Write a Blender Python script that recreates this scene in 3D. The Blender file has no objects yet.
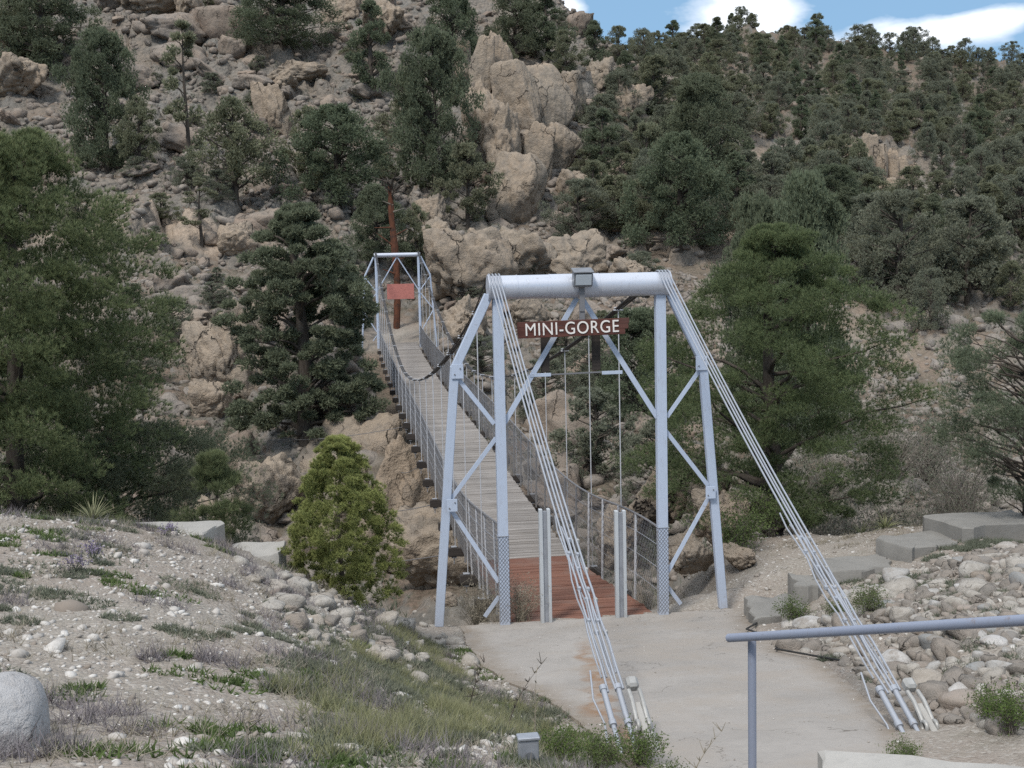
import bpy, bmesh, math
import numpy as np
from mathutils import Matrix, Vector

sc = bpy.context.scene
COL = sc.collection
PI = math.pi

# ------------------------------------------------------------ camera
CAM = np.array([-3.4164, -16.8583, 5.1367])
YAW, PITCH, ROLL, FOC = .1427, .0963, -.0221, 1207.4
_f = np.array([math.sin(YAW)*math.cos(PITCH), math.cos(YAW)*math.cos(PITCH), -math.sin(PITCH)])
_r = np.array([math.cos(YAW), -math.sin(YAW), 0.]); _u = np.cross(_r, _f)
_c, _s = math.cos(ROLL), math.sin(ROLL)
_r, _u = _c*_r+_s*_u, -_s*_r+_c*_u
cd = bpy.data.cameras.new('camera'); cam = bpy.data.objects.new('camera', cd); COL.objects.link(cam)
cd.sensor_width = 36; cd.lens = FOC/1024*36; cd.clip_start = .1; cd.clip_end = 6000
M = Matrix.Identity(4)
for i in range(3):
    M[i][0], M[i][1], M[i][2], M[i][3] = _r[i], _u[i], -_f[i], CAM[i]
cam.matrix_world = M
sc.camera = cam

# ------------------------------------------------------------ world, sun, exposure
SUN_EL, SUN_ROT = math.radians(52), math.radians(215)
w = bpy.data.worlds.new('World'); sc.world = w; w.use_nodes = True
nt = w.node_tree; nt.nodes.clear(); N = nt.nodes.new; L = nt.links.new
out = N('ShaderNodeOutputWorld'); bg = N('ShaderNodeBackground'); sky = N('ShaderNodeTexSky')
sky.sky_type = 'NISHITA'; sky.sun_disc = False; sky.sun_elevation = SUN_EL; sky.sun_rotation = SUN_ROT
sky.altitude = 2000; sky.air_density = 1.0; sky.dust_density = .6; sky.ozone_density = 1.5
tc = N('ShaderNodeTexCoord'); mp = N('ShaderNodeMapping'); L(tc.outputs['Generated'], mp.inputs[0])
mp.inputs['Scale'].default_value = (1, 1, 2.6); mp.inputs['Location'].default_value = (3.1, 1.3, .7)
n1 = N('ShaderNodeTexNoise'); L(mp.outputs[0], n1.inputs['Vector']); n1.inputs['Scale'].default_value = 7.5
n1.inputs['Detail'].default_value = 9; n1.inputs['Roughness'].default_value = .56
# more cloud overhead than at the horizon
sx = N('ShaderNodeSeparateXYZ'); L(tc.outputs['Generated'], sx.inputs[0])
mr = N('ShaderNodeMapRange'); L(sx.outputs['Z'], mr.inputs['Value'])
mr.inputs['From Min'].default_value = .30; mr.inputs['From Max'].default_value = .50
mr.inputs['To Min'].default_value = 0; mr.inputs['To Max'].default_value = .32


def cloud_bank(px, py, size, amp):
    """a cumulus bank in a fixed direction of the sky"""
    d = _f+(px-512)/FOC*_r-(py-384)/FOC*_u; d = d/np.linalg.norm(d)
    v = N('ShaderNodeVectorMath'); v.operation = 'SUBTRACT'; L(tc.outputs['Generated'], v.inputs[0]); v.inputs[1].default_value = tuple(d)
    v2 = N('ShaderNodeVectorMath'); v2.operation = 'MULTIPLY'; L(v.outputs[0], v2.inputs[0]); v2.inputs[1].default_value = (1/size[0], 1/size[0], 1/size[1])
    ln = N('ShaderNodeVectorMath'); ln.operation = 'LENGTH'; L(v2.outputs[0], ln.inputs[0])
    m = N('ShaderNodeMapRange'); m.interpolation_type = 'SMOOTHSTEP'; L(ln.outputs['Value'], m.inputs['Value'])
    m.inputs['From Min'].default_value = 0; m.inputs['From Max'].default_value = 1; m.inputs['To Min'].default_value = amp; m.inputs['To Max'].default_value = 0
    return m.outputs[0]


def add(a, b, op='ADD'):
    m = N('ShaderNodeMath'); m.operation = op
    for i, q in enumerate((a, b)):
        if isinstance(q, (int, float)): m.inputs[i].default_value = q
        else: L(q, m.inputs[i])
    return m.outputs[0]


tot = add(n1.outputs[0], mr.outputs[0])
for b in (cloud_bank(742, 12, (.080, .042), .46), cloud_bank(562, 6, (.034, .016), .36), cloud_bank(900, 42, (.13, .022), .26),
          cloud_bank(1005, 14, (.05, .016), .26), cloud_bank(950, 28, (.07, .016), .20)):
    tot = add(tot, b)
cr = N('ShaderNodeValToRGB'); L(tot, cr.inputs[0])
cr.color_ramp.elements[0].position = .62; cr.color_ramp.elements[1].position = .84
hz = N('ShaderNodeMix'); hz.data_type = 'RGBA'; hz.inputs['Factor'].default_value = .75
L(sky.outputs[0], hz.inputs['A']); hz.inputs['B'].default_value = (3.4, 6.0, 9.0, 1)
mx = N('ShaderNodeMix'); mx.data_type = 'RGBA'; L(cr.outputs[0], mx.inputs['Factor']); L(hz.outputs['Result'], mx.inputs['A'])
n2 = N('ShaderNodeTexNoise'); L(mp.outputs[0], n2.inputs['Vector']); n2.inputs['Scale'].default_value = 14; n2.inputs['Detail'].default_value = 5
cc = N('ShaderNodeMix'); cc.data_type = 'RGBA'; L(n2.outputs[0], cc.inputs['Factor'])
cc.inputs['A'].default_value = (10.5, 11.3, 12.6, 1); cc.inputs['B'].default_value = (15.0, 15.4, 16.0, 1)
L(cc.outputs['Result'], mx.inputs['B']); L(mx.outputs['Result'], bg.inputs[0]); bg.inputs[1].default_value = .068
L(bg.outputs[0], out.inputs[0])
sl = bpy.data.lights.new('sun', 'SUN'); sun = bpy.data.objects.new('sun', sl); COL.objects.link(sun)
sl.energy = 2.1; sl.angle = math.radians(10); sl.color = (1, .96, .9)
# sky sun_rotation is measured clockwise from +Y
sd = Vector((math.sin(SUN_ROT)*math.cos(SUN_EL), math.cos(SUN_ROT)*math.cos(SUN_EL), math.sin(SUN_EL)))
sun.rotation_euler = sd.to_track_quat('Z', 'Y').to_euler()
vs = sc.view_settings; vs.view_transform = 'Standard'; vs.look = 'None'; vs.exposure = 0.47; vs.gamma = 1; vs.use_curve_mapping = False
sc.cycles.max_bounces = 4; sc.cycles.diffuse_bounces = 2; sc.cycles.glossy_bounces = 2; sc.cycles.transparent_max_bounces = 4
sc.cycles.use_denoising = False

# ------------------------------------------------------------ numpy noise
def _h(ix, iy, iz, seed):
    h = (ix.astype(np.int64)*374761393+iy.astype(np.int64)*668265263+iz.astype(np.int64)*2147483647+seed*974634777) & 0xffffffff
    h = ((h ^ (h >> 13))*1274126177) & 0xffffffff
    h = ((h ^ (h >> 16))*2246822519) & 0xffffffff
    return ((h ^ (h >> 15)) & 0xffffff)/float(0xffffff)


def vnoise(x, y, z=None, seed=0):
    if z is None: z = np.zeros_like(x)
    xi, yi, zi = np.floor(x), np.floor(y), np.floor(z)
    fx, fy, fz = x-xi, y-yi, z-zi
    fx, fy, fz = [t*t*(3-2*t) for t in (fx, fy, fz)]
    r = 0
    for a in (0, 1):
        for b in (0, 1):
            for c in (0, 1):
                r = r+_h(xi+a, yi+b, zi+c, seed)*(fx if a else 1-fx)*(fy if b else 1-fy)*(fz if c else 1-fz)
    return r*2-1


def fbm(x, y, z=None, seed=0, o=4, g=.5):
    s = 0; a = 1; k = 1; t = 0
    for i in range(o):
        s = s+a*vnoise(x*k, y*k, None if z is None else z*k, seed+i*17); t += a; a *= g; k *= 2.03
    return s/t


def worley2(x, y, seed=0):
    xi, yi = np.floor(x), np.floor(y); z = np.zeros_like(x)
    f1 = np.full(x.shape, 9.); f2 = np.full(x.shape, 9.); idv = np.zeros(x.shape)
    for a in (-1, 0, 1):
        for b in (-1, 0, 1):
            cx, cy = xi+a, yi+b
            px = cx+_h(cx, cy, z, seed); py = cy+_h(cx, cy, z, seed+5)
            d = np.hypot(x-px, y-py); m = d < f1
            f2 = np.where(m, f1, np.minimum(f2, d)); idv = np.where(m, _h(cx, cy, z, seed+9), idv); f1 = np.where(m, d, f1)
    return f1, f2, idv


def worley3(p, seed=0):
    xi = np.floor(p); n = len(p); f1 = np.full(n, 9.); f2 = np.full(n, 9.)
    for a in (-1, 0, 1):
        for b in (-1, 0, 1):
            for c in (-1, 0, 1):
                q = xi+np.array([a, b, c])
                pt = q+np.stack([_h(q[:, 0], q[:, 1], q[:, 2], seed+k) for k in (1, 2, 3)], 1)
                d = np.linalg.norm(p-pt, axis=1); m = d < f1
                f2 = np.where(m, f1, np.minimum(f2, d)); f1 = np.where(m, d, f1)
    return f1, f2


def cellrand(p, seed=0):
    xi = np.floor(p); n = len(p); f1 = np.full(n, 9.); f2 = np.full(n, 9.); cid = np.zeros(n)
    for a in (-1, 0, 1):
        for b in (-1, 0, 1):
            for c in (-1, 0, 1):
                q = xi+np.array([a, b, c])
                pt = q+np.stack([_h(q[:, 0], q[:, 1], q[:, 2], seed+k) for k in (1, 2, 3)], 1)
                d = np.abs(p-pt).sum(1)*.7; m = d < f1
                f2 = np.where(m, f1, np.minimum(f2, d)); cid = np.where(m, _h(q[:, 0], q[:, 1], q[:, 2], seed+8), cid); f1 = np.where(m, d, f1)
    return cid, f2-f1


def smooth(a, b, x):
    t = np.clip((x-a)/(b-a), 0, 1); return t*t*(3-2*t)


# ------------------------------------------------------------ mesh helpers
def mesh_np(name, V, F, mat, smooth_=True, attrs=None, sharp=None):
    V = np.asarray(V, np.float32); F = np.asarray(F, np.int32)
    me = bpy.data.meshes.new(name); k = F.shape[1]
    me.vertices.add(len(V)); me.vertices.foreach_set('co', V.ravel())
    me.loops.add(F.size); me.loops.foreach_set('vertex_index', F.ravel())
    me.polygons.add(len(F)); me.polygons.foreach_set('loop_start', np.arange(0, F.size, k, dtype=np.int32))
    me.polygons.foreach_set('loop_total', np.full(len(F), k, np.int32))
    me.update(calc_edges=True)
    me.polygons.foreach_set('use_smooth', np.full(len(F), smooth_, bool))
    for n, a in (attrs or {}).items():
        at = me.attributes.new(n, 'FLOAT', 'POINT'); at.data.foreach_set('value', np.asarray(a, np.float32))
    if sharp: me.set_sharp_from_angle(angle=math.radians(sharp))
    if mat: me.materials.append(mat)
    return me


def off(p):
    v = np.zeros(3)
    while p is not None:
        v += np.array(p.location); p = p.parent
    return v


def link(name, me, parent=None, loc=None):
    o = bpy.data.objects.new(name, me); COL.objects.link(o)
    if parent is not None: o.parent = parent
    if loc is not None: o.location = loc
    return o


def tag(o, label=None, cat=None, group=None, kind=None):
    for k, v in (('label', label), ('category', cat), ('group', group), ('kind', kind)):
        if v: o[k] = v
    return o


def thing(name, loc, label, cat, group=None, rz=0):
    o = link(name, None, None, loc); o.rotation_euler.z = rz
    return tag(o, label, cat, group)


class MB:
    """collects triangles of boxes, tubes, rocks ... for ONE mesh object"""
    def __init__(s): s.V = []; s.F = []; s.T = []; s.n = 0
    def add(s, V, F, tint=.5):
        V = np.asarray(V, float); s.V.append(V); s.F.append(np.asarray(F, int)+s.n); s.n += len(V)
        s.T.append(np.full(len(V), tint) if np.isscalar(tint) else np.asarray(tint)); return s
    def build(s, name, mat, parent=None, smooth_=True, sharp=35, loc=None):
        V = np.concatenate(s.V); F = np.concatenate(s.F); T = np.concatenate(s.T)
        o0 = off(parent) if parent is not None else (np.array(loc) if loc is not None else np.zeros(3))
        me = mesh_np(name, V-o0, F, mat, smooth_, {'tint': T}, sharp)
        return link(name, me, parent, loc if parent is None else None)
    def box(s, c, size, R=None, bev=.006, tint=.5):
        V, F = bevbox(size, bev)
        if R is not None: V = V@np.asarray(R).T
        return s.add(V+np.asarray(c, float), F, tint)
    def bar(s, a, b, wx, wz, side=(0, 1, 0), bev=.004, tint=.5):
        """rectangular bar from a to b, wx across, wz along 'side'"""
        a, b = np.asarray(a, float), np.asarray(b, float); d = b-a; l = np.linalg.norm(d); d /= l
        sd_ = np.asarray(side, float); sd_ = sd_-d*(sd_@d); sd_ /= np.linalg.norm(sd_); x = np.cross(sd_, d)
        return s.box((a+b)/2, (wx, wz, l), np.stack([x, sd_, d], 1), bev, tint)
    def tube(s, pts, rad, seg=8, tint=.5, cap=True):
        V, F = tube(pts, rad, seg, cap); return s.add(V, F, tint)


def bevbox(size, bev):
    h = np.array(size, float)/2; b = min(bev, h.min()*.45); V = []
    sg = [(a, c, d) for a in (-1, 1) for c in (-1, 1) for d in (-1, 1)]
    idx = {}
    for s_ in sg:
        for ax in range(3):
            v = [s_[k]*(h[k]-(0 if k == ax else b)) for k in range(3)]
            idx[(s_, ax)] = len(V); V.append(v)
    F = []
    def q(l):
        P_ = np.array([V[i] for i in l]); n = np.cross(P_[1]-P_[0], P_[2]-P_[0])
        if n@P_.mean(0) < 0: l = l[::-1]
        for k in range(1, len(l)-1): F.append((l[0], l[k], l[k+1]))
    for ax in range(3):
        o = [k for k in range(3) if k != ax]
        for s0 in (-1, 1):
            l = []
            for (p, r_) in ((-1, -1), (1, -1), (1, 1), (-1, 1)):
                s_ = [0, 0, 0]; s_[ax] = s0; s_[o[0]] = p; s_[o[1]] = r_; l.append(idx[(tuple(s_), ax)])
            q(l)
        for p in (-1, 1):
            for r_ in (-1, 1):
                s1 = [0, 0, 0]; s2 = [0, 0, 0]; s1[ax] = -1; s2[ax] = 1
                for s_ in (s1, s2): s_[o[0]] = p; s_[o[1]] = r_
                q([idx[(tuple(s1), o[0])], idx[(tuple(s2), o[0])], idx[(tuple(s2), o[1])], idx[(tuple(s1), o[1])]])
    for s_ in sg: q([idx[(s_, 0)], idx[(s_, 1)], idx[(s_, 2)]])
    return np.array(V), np.array(F)


def tube(pts, rad, seg=8, cap=True):
    P_ = np.asarray(pts, float); n = len(P_); rad = np.full(n, rad) if np.isscalar(rad) else np.asarray(rad)
    T = np.gradient(P_, axis=0); T /= np.linalg.norm(T, axis=1)[:, None]+1e-12
    up = np.array([0, 0, 1.]) if abs(T[0][2]) < .9 else np.array([1., 0, 0])
    A = np.cross(T, up); A /= np.linalg.norm(A, axis=1)[:, None]+1e-9; B = np.cross(T, A)
    th = np.arange(seg)/seg*2*PI
    V = (P_[:, None]+rad[:, None, None]*(np.cos(th)[None, :, None]*A[:, None]+np.sin(th)[None, :, None]*B[:, None])).reshape(-1, 3)
    i = np.arange(n-1)[:, None]*seg; j = np.arange(seg)[None]; j2 = (j+1) % seg
    a, b, c, d = i+j, i+j2, i+seg+j2, i+seg+j
    F = np.concatenate([np.stack([a, c, b], -1).reshape(-1, 3), np.stack([a, d, c], -1).reshape(-1, 3)])
    if cap:
        F = np.concatenate([F, [(0, k, k+1) for k in range(1, seg-1)], [((n-1)*seg, (n-1)*seg+k+1, (n-1)*seg+k) for k in range(1, seg-1)]])
    return V, F


def copy_tree(o, loc, rz=0, scale=1, parent=None, tilt=(0, 0)):
    c = o.copy(); COL.objects.link(c); c.parent = parent
    if parent is None:
        c.location = loc; c.rotation_euler = (tilt[0], tilt[1], rz)
        c.scale = (scale,)*3 if np.isscalar(scale) else scale
    for ch in o.children: copy_tree(ch, None, parent=c)
    return c


# ------------------------------------------------------------ materials
class NT:
    def __init__(s, name, rough=.8, metal=0., spec=.3):
        s.m = bpy.data.materials.new(name); s.m.use_nodes = True; s.t = s.m.node_tree
        s.b = s.t.nodes['Principled BSDF']; s.b.inputs['Roughness'].default_value = rough
        s.b.inputs['Metallic'].default_value = metal; s.b.inputs['Specular IOR Level'].default_value = spec
        s.g = s.t.nodes.new('ShaderNodeNewGeometry'); s.pos = s.g.outputs['Position']
    def n(s, t, **k):
        x = s.t.nodes.new(t)
        for a, v in k.items(): setattr(x, a, v)
        return x
    def l(s, a, b): s.t.links.new(a, b)
    def put(s, sock, v):
        if isinstance(v, (int, float)): sock.default_value = v
        elif isinstance(v, tuple): sock.default_value = v if len(v) == 4 else (*v, 1)
        else: s.l(v, sock)
    def noise(s, scale, det=4, rough=.55, vec=None, dist=0):
        x = s.n('ShaderNodeTexNoise'); s.l(vec or s.pos, x.inputs['Vector']); x.inputs['Scale'].default_value = scale
        x.inputs['Detail'].default_value = det; x.inputs['Roughness'].default_value = rough; x.inputs['Distortion'].default_value = dist
        return x.outputs[0]
    def vor(s, scale, feat='F1', out='Distance', vec=None, rnd=1):
        x = s.n('ShaderNodeTexVoronoi', feature=feat); s.l(vec or s.pos, x.inputs['Vector']); x.inputs['Scale'].default_value = scale
        x.inputs['Randomness'].default_value = rnd
        return x.outputs[out]
    def ramp(s, v, *st):
        x = s.n('ShaderNodeMapRange'); s.put(x.inputs['Value'], v)
        a, b, c, d = st; x.inputs['From Min'].default_value = a; x.inputs['From Max'].default_value = b
        x.inputs['To Min'].default_value = c; x.inputs['To Max'].default_value = d; x.clamp = True
        return x.outputs[0]
    def mix(s, f, a, b, mode='MIX'):
        x = s.n('ShaderNodeMix', data_type='RGBA', blend_type=mode)
        s.put(x.inputs['Factor'], f); s.put(x.inputs['A'], a); s.put(x.inputs['B'], b); return x.outputs['Result']
    def math(s, op, a, b=0.):
        x = s.n('ShaderNodeMath', operation=op); s.put(x.inputs[0], a); s.put(x.inputs[1], b); return x.outputs[0]
    def attr(s, name):
        x = s.n('ShaderNodeAttribute', attribute_name=name); return x.outputs['Fac']
    def rnd(s):
        return s.n('ShaderNodeObjectInfo').outputs['Random']
    def scale(s, vec=(1, 1, 1), loc=(0, 0, 0), src=None, rot=(0, 0, 0)):
        x = s.n('ShaderNodeMapping'); s.l(src or s.pos, x.inputs[0]); x.inputs['Scale'].default_value = vec
        x.inputs['Location'].default_value = loc; x.inputs['Rotation'].default_value = rot; return x.outputs[0]
    def sep(s, src=None):
        x = s.n('ShaderNodeSeparateXYZ'); s.l(src or s.pos, x.inputs[0]); return x.outputs
    def bump(s, h, strength=.5, dist=.02, prev=None):
        x = s.n('ShaderNodeBump'); s.put(x.inputs['Height'], h); x.inputs['Strength'].default_value = strength
        x.inputs['Distance'].default_value = dist
        if prev: s.l(prev, x.inputs['Normal'])
        s.l(x.outputs[0], s.b.inputs['Normal']); return x.outputs[0]
    def col(s, c): s.put(s.b.inputs['Base Color'], c); return s


def m_rock(name, c1, c2, c3, sc_=1.0):
    m = NT(name, .92, spec=.15)
    a = m.noise(.35*sc_, 5, .6); b = m.noise(2.6*sc_, 6, .65); c = m.noise(26*sc_, 3, .6)
    base = m.mix(m.ramp(a, .38, .62, 0, 1), c1, c2)
    base = m.mix(m.ramp(b, .45, .72, 0, .85), base, c3)
    base = m.mix(m.ramp(m.rnd(), 0, 1, 0, .35), base, m.mix(m.rnd(), (.22, .21, .19), (.33, .26, .195)))
    base = m.mix(m.ramp(c, .35, .75, .12, .0), base, (.06, .055, .05))
    st = m.noise(1.0*sc_, 5, .7, m.scale((1.6, 1.6, .35)))          # water staining running down the face
    base = m.mix(m.ramp(st, .56, .74, 0, .55), base, (.12, .112, .10))
    dn = m.n('ShaderNodeTexNoise'); m.l(m.pos, dn.inputs['Vector']); dn.inputs['Scale'].default_value = 1.6*sc_; dn.inputs['Detail'].default_value = 4
    va = m.n('ShaderNodeVectorMath', operation='MULTIPLY_ADD'); m.l(dn.outputs['Color'], va.inputs[0]); va.inputs[1].default_value = (.9/sc_,)*3; m.l(m.scale((1, 1, .55), rot=(.3, .2, .4)), va.inputs[2])
    cr_ = m.vor(.75*sc_, 'DISTANCE_TO_EDGE', vec=va.outputs[0])
    crk = m.ramp(cr_, 0, .022, 1, 0)
    crk = m.math('MULTIPLY', crk, m.ramp(m.noise(.8*sc_, 2), .48, .6, 0, .8))
    base = m.mix(crk, base, (.05, .045, .04))
    m.col(base)
    h = m.math('ADD', m.math('MULTIPLY', b, 1.0), m.math('MULTIPLY', c, .22))
    h = m.math('SUBTRACT', h, m.math('MULTIPLY', crk, .8))
    m.bump(h, 1.0, .16/sc_)
    return m.m


M_rock = m_rock('granite', (.31, .245, .195), (.24, .21, .185), (.13, .125, .115))
M_rock_pink = m_rock('pink_granite', (.29, .215, .17), (.24, .195, .16), (.15, .13, .115))
M_rock_big = m_rock('tan_granite', (.37, .29, .215), (.31, .26, .205), (.20, .175, .15), .6)
M_rock_small = m_rock('field_stone', (.29, .25, .215), (.25, .225, .20), (.155, .145, .13), 3)


def m_cobble():
    m = NT('river_cobble', .8, spec=.25); r = m.rnd()
    t = m.attr('tint')
    cr_ = m.n('ShaderNodeValToRGB'); m.l(r, cr_.inputs[0]); e = cr_.color_ramp
    e.interpolation = 'CONSTANT'
    for p, c in ((0, (.36, .35, .335)), (.18, (.29, .245, .21)), (.34, (.46, .445, .43)), (.5, (.26, .265, .265)), (.64, (.35, .315, .275)), (.78, (.20, .185, .17)), (.9, (.40, .37, .34))):
        el = e.elements.new(p) if p else e.elements[0]; el.color = (*c, 1); el.position = p
    base = m.mix(m.ramp(m.noise(14, 5, .7), .4, .75, 0, .6), cr_.outputs[0], (.24, .22, .195))
    base = m.mix(m.ramp(m.noise(90, 2), .4, .7, 0, .25), base, (.12, .11, .10))
    m.col(m.mix(m.ramp(m.noise(5, 5, .7), .5, .62, 0, .6), base, (.21, .175, .14))); m.bump(m.noise(24, 6, .65), .7, .02)
    return m.m


M_cobble = m_cobble()


def m_pebble():
    m = NT('gravel_stones', .88, spec=.2); t = m.attr('tint')
    cr_ = m.n('ShaderNodeValToRGB'); m.l(t, cr_.inputs[0]); e = cr_.color_ramp
    for p, c in ((0, (.20, .165, .135)), (.3, (.34, .265, .225)), (.55, (.33, .31, .29)), (.8, (.46, .43, .40)), (1, (.62, .60, .57))):
        el = e.elements[0] if p == 0 else (e.elements[1] if p == 1 else e.elements.new(p)); el.color = (*c, 1); el.position = p
    m.col(m.mix(m.ramp(m.noise(40, 4, .7), .4, .7, 0, .4), cr_.outputs[0], (.20, .18, .16)))
    m.bump(m.noise(60, 3), .3, .006); return m.m


M_pebble = m_pebble()


def m_steel(name, c=(.43, .49, .60), dirt=(.22, .20, .19), rough=.5, metal=.0):
    m = NT(name, rough, metal, .5)
    a = m.noise(3.5, 5, .65); b = m.noise(40, 4, .7, m.scale((1, 1, .15)))
    base = m.mix(m.ramp(a, .35, .7, 0, .25), c, tuple(x*.8 for x in c))
    base = m.mix(m.ramp(b, .58, .75, 0, .5), base, dirt)
    base = m.mix(m.ramp(m.noise(9, 6, .75), .62, .72, 0, .6), base, (.20, .135, .095))
    z = m.sep()[2]
    base = m.mix(m.math('MULTIPLY', m.ramp(z, 0, .6, .55, 0), m.noise(12, 4)), base, (.24, .21, .18))
    m.col(base); m.bump(m.noise(70, 3), .12, .003)
    m.put(m.b.inputs['Roughness'], m.ramp(a, .3, .7, rough-.1, rough+.2))
    return m.m


M_paint = m_steel('silver_paint')
M_pipe = m_steel('silver_pipe_paint', (.52, .55, .62), rough=.36, metal=.3)
M_galv = m_steel('galvanised_cable', (.34, .36, .40), (.2, .17, .14), .45, .3)
M_wire = m_steel('grey_wire', (.18, .18, .19), (.15, .12, .1), .6, .2)
M_whitewire = m_steel('pale_rod', (.50, .51, .54), (.25, .22, .2), .55, .1)
M_dark = m_steel('dark_cable', (.035, .035, .038), (.06, .05, .04), .6, .0)
M_post = m_steel('weathered_post_paint', (.46, .485, .51), (.20, .19, .17), .6, .0)
M_rail = m_steel('blue_grey_rail', (.27, .30, .38), (.17, .16, .16), .45, .2)


def m_wood(name, c1, c2, c3, dirt=.5):
    m = NT(name, .85, spec=.2); t = m.attr('tint')
    g = m.noise(3.2, 7, .7, m.scale((.6, 12, 12))); h = m.noise(1.3, 4)
    base = m.mix(m.ramp(t, 0, 1, 0, 1), c1, c2)
    base = m.mix(m.ramp(g, .42, .68, 0, .7), base, c3)
    base = m.mix(m.ramp(h, .5, .7, 0, dirt), base, (.20, .18, .16))
    m.col(base); m.bump(g, .5, .006); return m.m


M_grey_wood = m_wood('weathered_planks', (.20, .18, .165), (.33, .305, .285), (.10, .09, .08), .5)
M_red_wood = m_wood('red_stained_planks', (.16, .074, .052), (.235, .115, .08), (.085, .045, .035), .35)
M_dark_wood = m_wood('dark_creosote_wood', (.035, .03, .027), (.06, .05, .045), (.02, .018, .017), .1)


def m_leaf(name, c1, c2, tip, trans=.25):
    m = NT(name, .75, spec=.25); t = m.attr('tint'); k = m.attr('tip')
    base = m.mix(t, c1, c2); base = m.mix(k, base, tip)
    base = m.mix(m.ramp(m.rnd(), 0, 1, 0, .3), base, m.mix(m.rnd(), (.10, .115, .08), (.19, .18, .125)))
    m.col(base)
    tr = m.n('ShaderNodeBsdfTranslucent'); m.l(base, tr.inputs[0])
    ms = m.n('ShaderNodeMixShader'); ms.inputs[0].default_value = trans
    m.l(m.b.outputs[0], ms.inputs[1]); m.l(tr.outputs[0], ms.inputs[2])
    m.l(ms.outputs[0], m.t.nodes['Material Output'].inputs['Surface']); return m.m


M_pinyon = m_leaf('pinyon_needles', (.135, .15, .10), (.245, .255, .16), (.33, .33, .21), .35)
M_juniper = m_leaf('juniper_sprays', (.14, .158, .122), (.235, .25, .18), (.31, .32, .23), .35)
M_blue = m_leaf('dark_pine_needles', (.09, .118, .078), (.165, .20, .125), (.24, .265, .16), .32)
M_hero = m_leaf('long_needles', (.042, .078, .036), (.092, .138, .055), (.27, .30, .13))
M_rightpine = m_leaf('soft_green_needles', (.05, .08, .04), (.10, .14, .06), (.25, .28, .12))
M_cone = m_leaf('yellow_green_needles', (.07, .10, .035), (.17, .205, .07), (.42, .43, .15))
M_twig = m_leaf('bare_twigs', (.10, .085, .07), (.19, .165, .145), (.2, .18, .16), 0)
M_sage = m_leaf('sage_leaves', (.10, .115, .085), (.17, .185, .135), (.22, .23, .17))
M_grass = m_leaf('grass_blades', (.11, .14, .06), (.25, .26, .12), (.40, .37, .22))
M_dry = m_leaf('dry_stems', (.20, .17, .13), (.34, .30, .24), (.4, .36, .3), 0)
M_purple = m_leaf('purple_grey_stems', (.13, .115, .125), (.21, .19, .20), (.24, .2, .21), 0)
M_bright = m_leaf('fresh_leaves', (.06, .10, .03), (.13, .19, .05), (.2, .24, .08))
M_yucca = m_leaf('yucca_blades', (.17, .19, .10), (.28, .29, .17), (.42, .39, .24))
M_lilac = m_leaf('lilac_flowers', (.20, .16, .26), (.30, .25, .38), (.36, .3, .42), 0)


def m_bark(name, c1, c2, c3):
    m = NT(name, .95, spec=.1); g = m.noise(9, 6, .7, m.scale((1, 1, .25)))
    b = m.mix(m.ramp(g, .4, .65, 0, 1), c1, c2); b = m.mix(m.ramp(m.noise(3, 4, .7), .5, .66, 0, 1), b, c3)
    m.col(b); m.bump(g, .8, .03); return m.m


M_bark = m_bark('grey_bark', (.055, .045, .038), (.11, .095, .08), (.075, .065, .055))
M_rust_bark = m_bark('rusty_dead_wood', (.085, .04, .026), (.15, .062, .038), (.05, .035, .03))


def m_concrete(name, c, sc_=1, rust=False):
    m = NT(name, .9, spec=.2)
    a = m.noise(.9*sc_, 6, .65); b = m.noise(7*sc_, 6, .7); d = m.noise(110, 3, .6)
    base = m.mix(m.ramp(a, .35, .68, 0, 1), c, tuple(x*.80 for x in c))
    base = m.mix(m.ramp(b, .5, .72, 0, .5), base, tuple(x*.72 for x in c))
    base = m.mix(m.ramp(d, .3, .7, .15, 0), base, (.1, .09, .08))
    if rust:
        s = m.sep(); e = m.noise(1.4, 5, .65)
        # rusty runoff track left of the middle of the path
        x0 = m.math('ADD', m.math('MULTIPLY', s[1], .14), .02)
        dd = m.math('ABSOLUTE', m.math('SUBTRACT', m.math('ADD', s[0], m.math('MULTIPLY', e, .9)), m.math('ADD', x0, .27)))
        k = m.math('MULTIPLY', m.ramp(dd, .03, .17, 1, 0), m.ramp(s[1], -1.4, -3.2, 0, 1))
        base = m.mix(m.math('MULTIPLY', k, m.ramp(m.noise(9, 5, .7), .35, .6, .45, 1)), base, (.235, .14, .08))
        sand = m.ramp(m.noise(1.1, 6, .7), .46, .62, 0, .6)
        base = m.mix(sand, base, (.295, .26, .225))
        gr = m.ramp(m.noise(38, 4, .8), .62, .7, 0, 1); base = m.mix(m.math('MULTIPLY', gr, m.ramp(m.noise(1.7, 4), .42, .6, 0, .8)), base, (.16, .135, .11))
        cv = m.noise(.55, 5, .62); ck = m.ramp(m.math('ABSOLUTE', m.math('SUBTRACT', cv, .5)), 0, .0035, 1, 0); base = m.mix(m.math('MULTIPLY', ck, m.ramp(m.noise(.9, 2), .5, .56, 0, .8)), base, (.10, .085, .07))
        edge = m.attr('edge')
        base = m.mix(m.math('MULTIPLY', edge, m.ramp(m.noise(5, 5, .7), .3, .6, .2, 1)), base, (.22, .185, .15))
        m.bump(m.math('ADD', b, m.math('MULTIPLY', d, .4)), .35, .015)
    else: m.bump(m.math('ADD', b, m.math('MULTIPLY', d, .3)), .4, .02)
    m.col(base); return m.m


M_path = m_concrete('path_concrete', (.355, .33, .305), 1, True)
M_conc = m_concrete('old_concrete', (.40, .385, .36), 1.5)
M_step = m_concrete('grey_stone_slab', (.25, .24, .222), 2.5)


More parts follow.
